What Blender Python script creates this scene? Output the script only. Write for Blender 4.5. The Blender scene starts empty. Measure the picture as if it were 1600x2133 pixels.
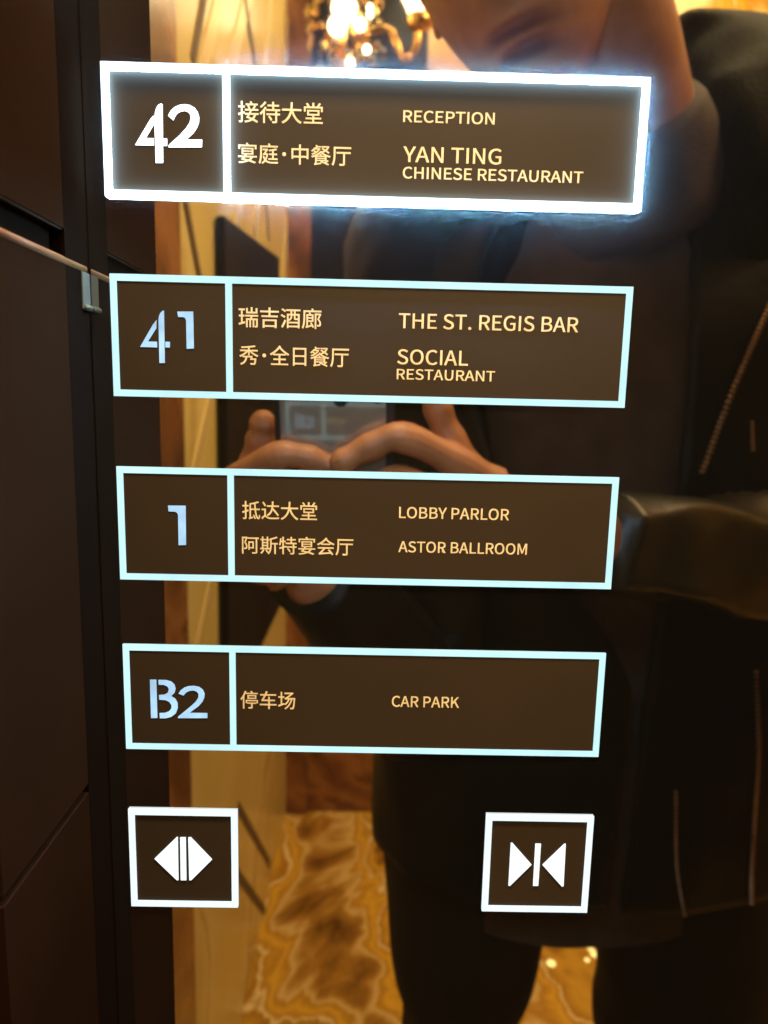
import bpy, math, random
import numpy as np
from mathutils import Vector, Matrix, noise
from mathutils.bvhtree import BVHTree

SC = bpy.context.scene
COL = SC.collection
random.seed(7)

# ------------------------------------------------------------------ camera
W = 0.16                                   # width of one floor button, metres
Z0 = 1.344                                 # height of the top edge of the uppermost button
F = 1500.0                                 # focal length in pixels of the 1600 x 2133 photograph
RC = np.array([[0.9996902060288773, -0.02318712084003761, -0.009047065661883853],
               [0.021479689311022978, 0.9873559106663656, -0.1570570871348754],
               [0.012574375413628686, 0.1568141036365652, 0.9875480859095499]])


def uvw(v):                                # panel axes (right, down, into the wall) -> world axes
    return Vector((v[0], v[2], -v[1]))


CAM = Vector((0.5137615 * W, -1.42917778 * W, Z0 - 0.58831012 * W))
AX, AY, AZ = uvw(RC[0]), -uvw(RC[1]), -uvw(RC[2])      # camera right, up, back
cd = bpy.data.cameras.new('camera')
cam = bpy.data.objects.new('camera', cd)
COL.objects.link(cam)
cam.matrix_world = Matrix(((AX.x, AY.x, AZ.x, CAM.x), (AX.y, AY.y, AZ.y, CAM.y),
                           (AX.z, AY.z, AZ.z, CAM.z), (0, 0, 0, 1)))
cd.sensor_fit = 'VERTICAL'
cd.sensor_height = 24.0
cd.sensor_width = 18.0
cd.lens = F / 2133.0 * 24.0
cd.clip_start = 0.01
cd.clip_end = 60
cd.dof.use_dof = True
cd.dof.focus_distance = 0.232
cd.dof.aperture_fstop = cd.lens / 2.0
SC.camera = cam

# ------------------------------------------------------------------ world, lamps, exposure
wd = bpy.data.worlds.new('World')
SC.world = wd
wd.use_nodes = True
wd.node_tree.nodes['Background'].inputs[0].default_value = (1.0, 0.66, 0.36, 1)
wd.node_tree.nodes['Background'].inputs[1].default_value = 0.01
WARM = (1.0, 0.77, 0.38)


def area(name, loc, target, power, size, color=WARM, spread=180):
    l = bpy.data.lights.new(name, 'AREA')
    l.energy = power
    l.size = size
    l.color = color
    l.spread = math.radians(spread)
    o = bpy.data.objects.new(name, l)
    COL.objects.link(o)
    o.location = loc
    o.rotation_euler = (Vector(target) - Vector(loc)).to_track_quat('-Z', 'Y').to_euler()
    return o


area('added_panel_lamp', (0.09, -0.17, 1.95), (0.085, -0.02, 1.20), 1.0, 0.10, (1.0, 0.78, 0.48), 42)  # unseen lamp added for the lettering, narrowed to keep off the face
area('ceiling_light_middle', (0.80, -1.15, 2.58), (0.20, -1.2, 0.0), 42, 0.6)
area('ceiling_light_corner', (1.05, -0.42, 2.45), (0.40, -0.5, 1.4), 12, 0.30, (1.0, 0.62, 0.28))
SC.view_settings.view_transform = 'Standard'
SC.view_settings.look = 'None'
SC.view_settings.exposure = 0.0
SC.view_settings.gamma = 1.0
SC.view_settings.use_curve_mapping = False
SC.cycles.use_denoising = True
SC.cycles.caustics_reflective = True
SC.cycles.caustics_refractive = False
SC.cycles.max_bounces = 10
SC.cycles.glossy_bounces = 6
SC.cycles.sample_clamp_indirect = 4


# ------------------------------------------------------------------ helpers
def ray(px, py):
    d = Vector(((px - 800.0) / F, -(py - 1066.5) / F, -1.0))
    return AX * d.x + AY * d.y + AZ * d.z


def on_panel(px, py):                      # where a photographed mark lies on the panel face (x, z)
    r = ray(px, py)
    p = CAM + r * (-CAM.y / r.y)
    return (p.x, p.z)


def V(px, py, D):                          # a point seen in the mirror glass, D metres behind the lens plane, back in the room
    r = ray(px, py)
    p = CAM + r * (D / r.y)
    return Vector((p.x, -p.y, p.z))


def props(o, label=None, cat=None, group=None, kind=None):
    if label: o['label'] = label
    if cat: o['category'] = cat
    if group: o['group'] = group
    if kind: o['kind'] = kind
    return o


def thing(name, loc, label, cat, group=None):
    o = bpy.data.objects.new(name, None)
    o.empty_display_size = 0.02
    COL.objects.link(o)
    o.location = loc
    return props(o, label, cat, group)


def world_loc(o):
    v = Vector(o.location)
    while o.parent:
        o = o.parent
        v += Vector(o.location)
    return v


def mesh_obj(name, verts, faces, mat, parent=None, loc=None, smooth=False, label=None):
    """verts are world coordinates; the object's origin is put at loc"""
    verts = [Vector(v) for v in verts]
    if loc is None:
        loc = sum(verts, Vector()) / max(1, len(verts))
    loc = Vector(loc)
    me = bpy.data.meshes.new(name)
    me.from_pydata([tuple(v - loc) for v in verts], [], faces)
    me.validate()
    mats = mat if isinstance(mat, (list, tuple)) else [mat]
    for m in mats:
        me.materials.append(m)
    if smooth:
        me.polygons.foreach_set('use_smooth', [True] * len(me.polygons))
    me.update()
    o = bpy.data.objects.new(name, me)
    COL.objects.link(o)
    if parent:
        o.parent = parent
        o.location = loc - world_loc(parent)
    else:
        o.location = loc
    if label: o['label'] = label
    return o


def box_vf(x0, x1, y0, y1, z0, z1):
    v = [(x, y, z) for x in (x0, x1) for y in (y0, y1) for z in (z0, z1)]
    f = [(0, 1, 3, 2), (4, 6, 7, 5), (0, 4, 5, 1), (2, 3, 7, 6), (0, 2, 6, 4), (1, 5, 7, 3)]
    return v, f


def bevel(o, w, seg=2):
    m = o.modifiers.new('bevel', 'BEVEL')
    m.width = w
    m.segments = seg
    m.limit_method = 'ANGLE'
    return o


def box(name, x0, x1, y0, y1, z0, z1, mat, parent=None, bev=0, label=None):
    v, f = box_vf(min(x0, x1), max(x0, x1), min(y0, y1), max(y0, y1), min(z0, z1), max(z0, z1))
    o = mesh_obj(name, v, f, mat, parent, label=label)
    if bev: bevel(o, bev)
    return o


def join_vf(parts):
    V_, F_ = [], []
    for v, f in parts:
        n = len(V_)
        V_ += [Vector(q) for q in v]
        F_ += [tuple(i + n for i in q) for q in f]
    return V_, F_


def tube_vf(pts, radii, seg=16, closed=False, squash=None):
    pts = [Vector(p) for p in pts]
    n = len(pts)
    verts, faces = [], []
    prev = None
    for i, p in enumerate(pts):
        a = pts[max(i - 1, 0)]
        b = pts[min(i + 1, n - 1)]
        t = (b - a).normalized()
        if prev is None:
            ref = Vector((0, 0, 1)) if abs(t.z) < 0.9 else Vector((1, 0, 0))
            u = t.cross(ref).normalized()
        else:
            u = (prev - t * prev.dot(t)).normalized()
        prev = u
        w = t.cross(u)
        r = radii[i] if hasattr(radii, '__len__') else radii
        for k in range(seg):
            an = 2 * math.pi * k / seg
            verts.append(p + (u * math.cos(an) + w * math.sin(an)) * r)
    for i in range(n - 1):
        for k in range(seg):
            k2 = (k + 1) % seg
            faces.append((i * seg + k, i * seg + k2, (i + 1) * seg + k2, (i + 1) * seg + k))
    faces.append(tuple(range(seg))[::-1])
    faces.append(tuple((n - 1) * seg + k for k in range(seg)))
    return verts, faces


def spline(pts, n):
    """Catmull-Rom through points (any dimension)"""
    P = [np.array(p, float) for p in pts]
    P = [2 * P[0] - P[1]] + P + [2 * P[-1] - P[-2]]
    out = []
    m = len(P) - 3
    for s in range(n):
        t = s / (n - 1) * m
        i = min(int(t), m - 1)
        t -= i
        p0, p1, p2, p3 = P[i:i + 4]
        out.append(0.5 * ((2 * p1) + (-p0 + p2) * t + (2 * p0 - 5 * p1 + 4 * p2 - p3) * t * t + (-p0 + 3 * p1 - 3 * p2 + p3) * t ** 3))
    return out


def sphere_vf(c, r, seg=12, rings=8):
    c = Vector(c)
    rx, ry, rz = r if hasattr(r, '__len__') else (r, r, r)
    v = [c + Vector((0, 0, rz))]
    for i in range(1, rings):
        th = math.pi * i / rings
        for k in range(seg):
            ph = 2 * math.pi * k / seg
            v.append(c + Vector((rx * math.sin(th) * math.cos(ph), ry * math.sin(th) * math.sin(ph), rz * math.cos(th))))
    v.append(c - Vector((0, 0, rz)))
    f = []
    for k in range(seg):
        f.append((0, 1 + k, 1 + (k + 1) % seg))
        f.append((len(v) - 1, 1 + (rings - 2) * seg + (k + 1) % seg, 1 + (rings - 2) * seg + k))
    for i in range(rings - 2):
        for k in range(seg):
            a = 1 + i * seg + k
            b = 1 + i * seg + (k + 1) % seg
            f.append((a, a + seg, b + seg, b))
    return v, f


def lathe_vf(c, prof, seg=28, axis='z'):
    """prof: (radius, height) pairs"""
    v, f = [], []
    for r, h in prof:
        for k in range(seg):
            a = 2 * math.pi * k / seg
            q = (r * math.cos(a), r * math.sin(a), h)
            if axis == 'y':
                q = (q[0], q[2], q[1])
            v.append(Vector(c) + Vector(q))
    for i in range(len(prof) - 1):
        for k in range(seg):
            k2 = (k + 1) % seg
            f.append((i * seg + k, i * seg + k2, (i + 1) * seg + k2, (i + 1) * seg + k))
    f.append(tuple(range(seg))[::-1])
    f.append(tuple((len(prof) - 1) * seg + k for k in range(seg)))
    return v, f


# ------------------------------------------------------------------ materials
def mat_nodes(name):
    m = bpy.data.materials.new(name)
    m.use_nodes = True
    nt = m.node_tree
    return m, nt, nt.nodes['Principled BSDF']


def pbr(name, col, rough=0.5, metal=0.0, spec=0.5, var=0.0, vscale=20, bump=0.0, bscale=80, coat=0.0, aniso=None):
    m, nt, b = mat_nodes(name)
    b.inputs['Base Color'].default_value = (*col, 1)
    b.inputs['Roughness'].default_value = rough
    b.inputs['Metallic'].default_value = metal
    b.inputs['Specular IOR Level'].default_value = spec
    b.inputs['Coat Weight'].default_value = coat
    if var or bump:
        tc = nt.nodes.new('ShaderNodeTexCoord')
        if var:
            n = nt.nodes.new('ShaderNodeTexNoise')
            n.inputs['Scale'].default_value = vscale
            n.inputs['Detail'].default_value = 6
            nt.links.new(tc.outputs['Object'], n.inputs['Vector'])
            r = nt.nodes.new('ShaderNodeValToRGB')
            r.color_ramp.elements[0].position = 0.3
            r.color_ramp.elements[1].position = 0.7
            r.color_ramp.elements[0].color = (*[c * (1 - var) for c in col], 1)
            r.color_ramp.elements[1].color = (*[min(1, c * (1 + var)) for c in col], 1)
            nt.links.new(n.outputs['Fac'], r.inputs['Fac'])
            nt.links.new(r.outputs['Color'], b.inputs['Base Color'])
        if bump:
            n2 = nt.nodes.new('ShaderNodeTexNoise')
            n2.inputs['Scale'].default_value = bscale
            n2.inputs['Detail'].default_value = 4
            nt.links.new(tc.outputs['Object'], n2.inputs['Vector'])
            bp = nt.nodes.new('ShaderNodeBump')
            bp.inputs['Strength'].default_value = bump
            bp.inputs['Distance'].default_value = 0.004
            nt.links.new(n2.outputs['Fac'], bp.inputs['Height'])
            nt.links.new(bp.outputs['Normal'], b.inputs['Normal'])
    return m


def lamp_mat(name, col, strength, var=0.06, vscale=60):
    """a lit diffuser: emission with the slight unevenness of the LEDs behind it"""
    m, nt, b = mat_nodes(name)
    b.inputs['Base Color'].default_value = (0.03, 0.03, 0.03, 1)
    b.inputs['Roughness'].default_value = 0.7
    b.inputs['Specular IOR Level'].default_value = 0.1
    b.inputs['Emission Color'].default_value = (*col, 1)
    b.inputs['Emission Strength'].default_value = strength
    if var:
        tc = nt.nodes.new('ShaderNodeTexCoord')
        n = nt.nodes.new('ShaderNodeTexNoise')
        n.inputs['Scale'].default_value = vscale
        nt.links.new(tc.outputs['Object'], n.inputs['Vector'])
        r = nt.nodes.new('ShaderNodeMapRange')
        r.inputs['From Min'].default_value = 0.3
        r.inputs['From Max'].default_value = 0.7
        r.inputs['To Min'].default_value = strength * (1 - var)
        r.inputs['To Max'].default_value = strength * (1 + var)
        nt.links.new(n.outputs['Fac'], r.inputs['Value'])
        nt.links.new(r.outputs['Result'], b.inputs['Emission Strength'])
    return m


def glass_mat():
    """black half-mirrored control glass: a sharp mirror, a faint wide haze lobe from the finger-wiped
    anti-glare coat, almost no body colour"""
    m, nt, b = mat_nodes('black_mirror_glass')
    nt.nodes.remove(b)
    out = nt.nodes['Material Output']
    g = nt.nodes.new('ShaderNodeBsdfGlossy')
    g.inputs['Color'].default_value = (0.72, 0.70, 0.66, 1)
    g.inputs['Roughness'].default_value = 0.02
    h = nt.nodes.new('ShaderNodeBsdfGlossy')
    h.inputs['Color'].default_value = (0.0015, 0.0015, 0.0015, 1)
    h.inputs['Roughness'].default_value = 0.85
    tc0 = nt.nodes.new('ShaderNodeTexCoord')
    sm = nt.nodes.new('ShaderNodeTexNoise')
    sm.inputs['Scale'].default_value = 26
    sm.inputs['Detail'].default_value = 8
    sm.inputs['Distortion'].default_value = 2.5
    nt.links.new(tc0.outputs['Object'], sm.inputs['Vector'])
    sr = nt.nodes.new('ShaderNodeValToRGB')
    sr.color_ramp.elements[0].position = 0.45
    sr.color_ramp.elements[1].position = 0.75
    sr.color_ramp.elements[0].color = (0.001, 0.001, 0.001, 1)
    sr.color_ramp.elements[1].color = (0.0016, 0.0016, 0.0016, 1)
    nt.links.new(sm.outputs['Fac'], sr.inputs['Fac'])
    nt.links.new(sr.outputs['Color'], h.inputs['Color'])
    d = nt.nodes.new('ShaderNodeBsdfDiffuse')
    d.inputs['Color'].default_value = (0.0030, 0.0030, 0.0030, 1)
    a1 = nt.nodes.new('ShaderNodeAddShader')
    a2 = nt.nodes.new('ShaderNodeAddShader')
    nt.links.new(g.outputs[0], a1.inputs[0])
    nt.links.new(h.outputs[0], a1.inputs[1])
    nt.links.new(a1.outputs[0], a2.inputs[0])
    nt.links.new(d.outputs[0], a2.inputs[1])
    nt.links.new(a2.outputs[0], out.inputs['Surface'])
    # very slight waviness of the sheet
    tc = nt.nodes.new('ShaderNodeTexCoord')
    n = nt.nodes.new('ShaderNodeTexNoise')
    n.inputs['Scale'].default_value = 14
    n.inputs['Detail'].default_value = 1
    nt.links.new(tc.outputs['Object'], n.inputs['Vector'])
    bp = nt.nodes.new('ShaderNodeBump')
    bp.inputs['Strength'].default_value = 0.012
    bp.inputs['Distance'].default_value = 0.0015
    nt.links.new(n.outputs['Fac'], bp.inputs['Height'])
    nt.links.new(bp.outputs['Normal'], d.inputs['Normal'])
    return m


def marble(name, stops, scale=3.0, distort=3.0, rough=0.12, wave=2.0, stretch=(1, 1, 1)):
    m, nt, b = mat_nodes(name)
    L = nt.links.new
    tc = nt.nodes.new('ShaderNodeTexCoord')
    mp = nt.nodes.new('ShaderNodeMapping')
    mp.inputs['Scale'].default_value = stretch
    mp.inputs['Rotation'].default_value = (0.4, 0.3, 0.7)
    L(tc.outputs['Object'], mp.inputs['Vector'])
    n = nt.nodes.new('ShaderNodeTexNoise')
    n.inputs['Scale'].default_value = scale
    n.inputs['Detail'].default_value = 7
    n.inputs['Roughness'].default_value = 0.58
    n.inputs['Distortion'].default_value = distort
    L(mp.outputs[0], n.inputs['Vector'])
    w = nt.nodes.new('ShaderNodeTexWave')
    w.inputs['Scale'].default_value = wave
    w.inputs['Distortion'].default_value = 9
    w.inputs['Detail'].default_value = 4
    w.inputs['Detail Scale'].default_value = 1.6
    L(mp.outputs[0], w.inputs['Vector'])
    mx = nt.nodes.new('ShaderNodeMath')
    mx.operation = 'MULTIPLY_ADD'
    mx.inputs[1].default_value = 0.35
    L(w.outputs['Fac'], mx.inputs[0])
    mm = nt.nodes.new('ShaderNodeMath')
    mm.operation = 'MULTIPLY'
    mm.inputs[1].default_value = 0.75
    L(n.outputs['Fac'], mm.inputs[0])
    L(mm.outputs[0], mx.inputs[2])
    r = nt.nodes.new('ShaderNodeValToRGB')
    cr = r.color_ramp
    while len(cr.elements) < len(stops):
        cr.elements.new(0.5)
    for e, (p, c) in zip(cr.elements, stops):
        e.position = p
        e.color = (*c, 1)
    L(mx.outputs[0], r.inputs['Fac'])
    L(r.outputs['Color'], b.inputs['Base Color'])
    b.inputs['Roughness'].default_value = rough
    return m


GOLD_TEXT = pbr('gold_lettering', (0.78, 0.68, 0.48), 0.55, 0.0, var=0.06, vscale=300)
FILL = pbr('brown_satin_film', (0.031, 0.0205, 0.0122), 0.6, 0.0, 0.25, var=0.07, vscale=35)
GLASS = glass_mat()
LIT_HOT = lamp_mat('lit_white_frame', (0.62, 0.84, 1.0), 4.5, 0.03)
HALO_SIDE = lamp_mat('halo_glow_edge', (0.42, 0.72, 1.0), 30.0, 0.0)
HALO_RIM = lamp_mat('halo_glow_rim', (0.28, 0.62, 1.0), 900.0, 0.0)  # overdriven rim, added to throw the frame's bloom halo
LIT_HOT_NUM = lamp_mat('lit_white_number', (0.80, 0.90, 1.0), 4.0, 0.03)
LIT_FRAME = lamp_mat('lit_ice_blue_frame', (0.57, 0.94, 1.0), 1.06, 0.12, 45)
LIT_SQUARE = lamp_mat('lit_cool_white_frame', (0.80, 0.95, 1.0), 1.15, 0.05)
LIT_ICON = lamp_mat('lit_cool_white_symbol', (0.86, 0.98, 1.0), 1.25, 0.06, 90)
LIT_NUM = lamp_mat('lit_pale_blue_number', (0.46, 0.74, 1.0), 0.98, 0.22, 130)
BRONZE = pbr('dark_bronze_lacquer', (0.017, 0.0078, 0.0038), 0.55, 0.0, 0.0, var=0.25, vscale=9, bump=0.03, bscale=60)
BLACK_EDGE = pbr('black_edge_strip', (0.007, 0.0042, 0.0028), 0.5, 0.0, 0.0)
GOLD = pbr('brushed_gold_metal', (0.72, 0.43, 0.14), 0.24, 1.0, var=0.12, vscale=30)
STRIP = pbr('dull_gold_strip', (0.13, 0.058, 0.018), 0.6, 0.0, 0.2, var=0.2, vscale=90)
DARK_GOLD = pbr('aged_bronze_metal', (0.38, 0.20, 0.08), 0.35, 1.0, var=0.15, vscale=40)
NICKEL = pbr('satin_nickel', (0.06, 0.068, 0.052), 0.6, 0.0, 0.2)
CREAM = marble('cream_onyx', [(0.25, (0.56, 0.43, 0.14)), (0.45, (0.68, 0.54, 0.20)), (0.56, (0.74, 0.60, 0.27)), (0.60, (0.52, 0.38, 0.12)), (0.64, (0.72, 0.57, 0.23)), (0.8, (0.60, 0.46, 0.15))], 1.6, 1.2, 0.25, 1.0, (1, 0.5, 0.5))
INLAY = pbr('pale_gold_inlay', (0.85, 0.70, 0.36), 0.3, 0.4)
GROOVE = pbr('dark_groove', (0.10, 0.06, 0.025), 0.6)
BROWN_MARBLE = marble('brown_marble', [(0.3, (0.10, 0.042, 0.018)), (0.5, (0.22, 0.085, 0.030)), (0.68, (0.34, 0.15, 0.055)), (0.8, (0.16, 0.06, 0.02))], 4, 2, 0.2, 2.0)
ONYX = marble('amber_onyx', [(0.26, (0.10, 0.04, 0.008)), (0.36, (0.40, 0.20, 0.030)), (0.41, (0.72, 0.50, 0.19)), (0.44, (0.46, 0.23, 0.022)), (0.50, (0.74, 0.43, 0.045)), (0.55, (0.48, 0.24, 0.022)), (0.575, (0.90, 0.70, 0.34)), (0.60, (0.40, 0.19, 0.018)), (0.68, (0.66, 0.38, 0.045)), (0.78, (0.22, 0.09, 0.012))], 2.5, 2.0, 0.12, 0.9, (1, 0.75, 0.6))
TAN = marble('tan_marble', [(0.3, (0.34, 0.21, 0.10)), (0.6, (0.44, 0.29, 0.15)), (0.8, (0.38, 0.23, 0.11))], 2, 1.5, 0.3, 1.0)
NAVY_PANEL = pbr('dark_lacquer_panel', (0.010, 0.0085, 0.010), 0.35, 0.0, 0.2, var=0.2, vscale=6)
PLASTER = pbr('warm_white_plaster', (0.62, 0.52, 0.38), 0.8, var=0.05, vscale=5)
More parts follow.
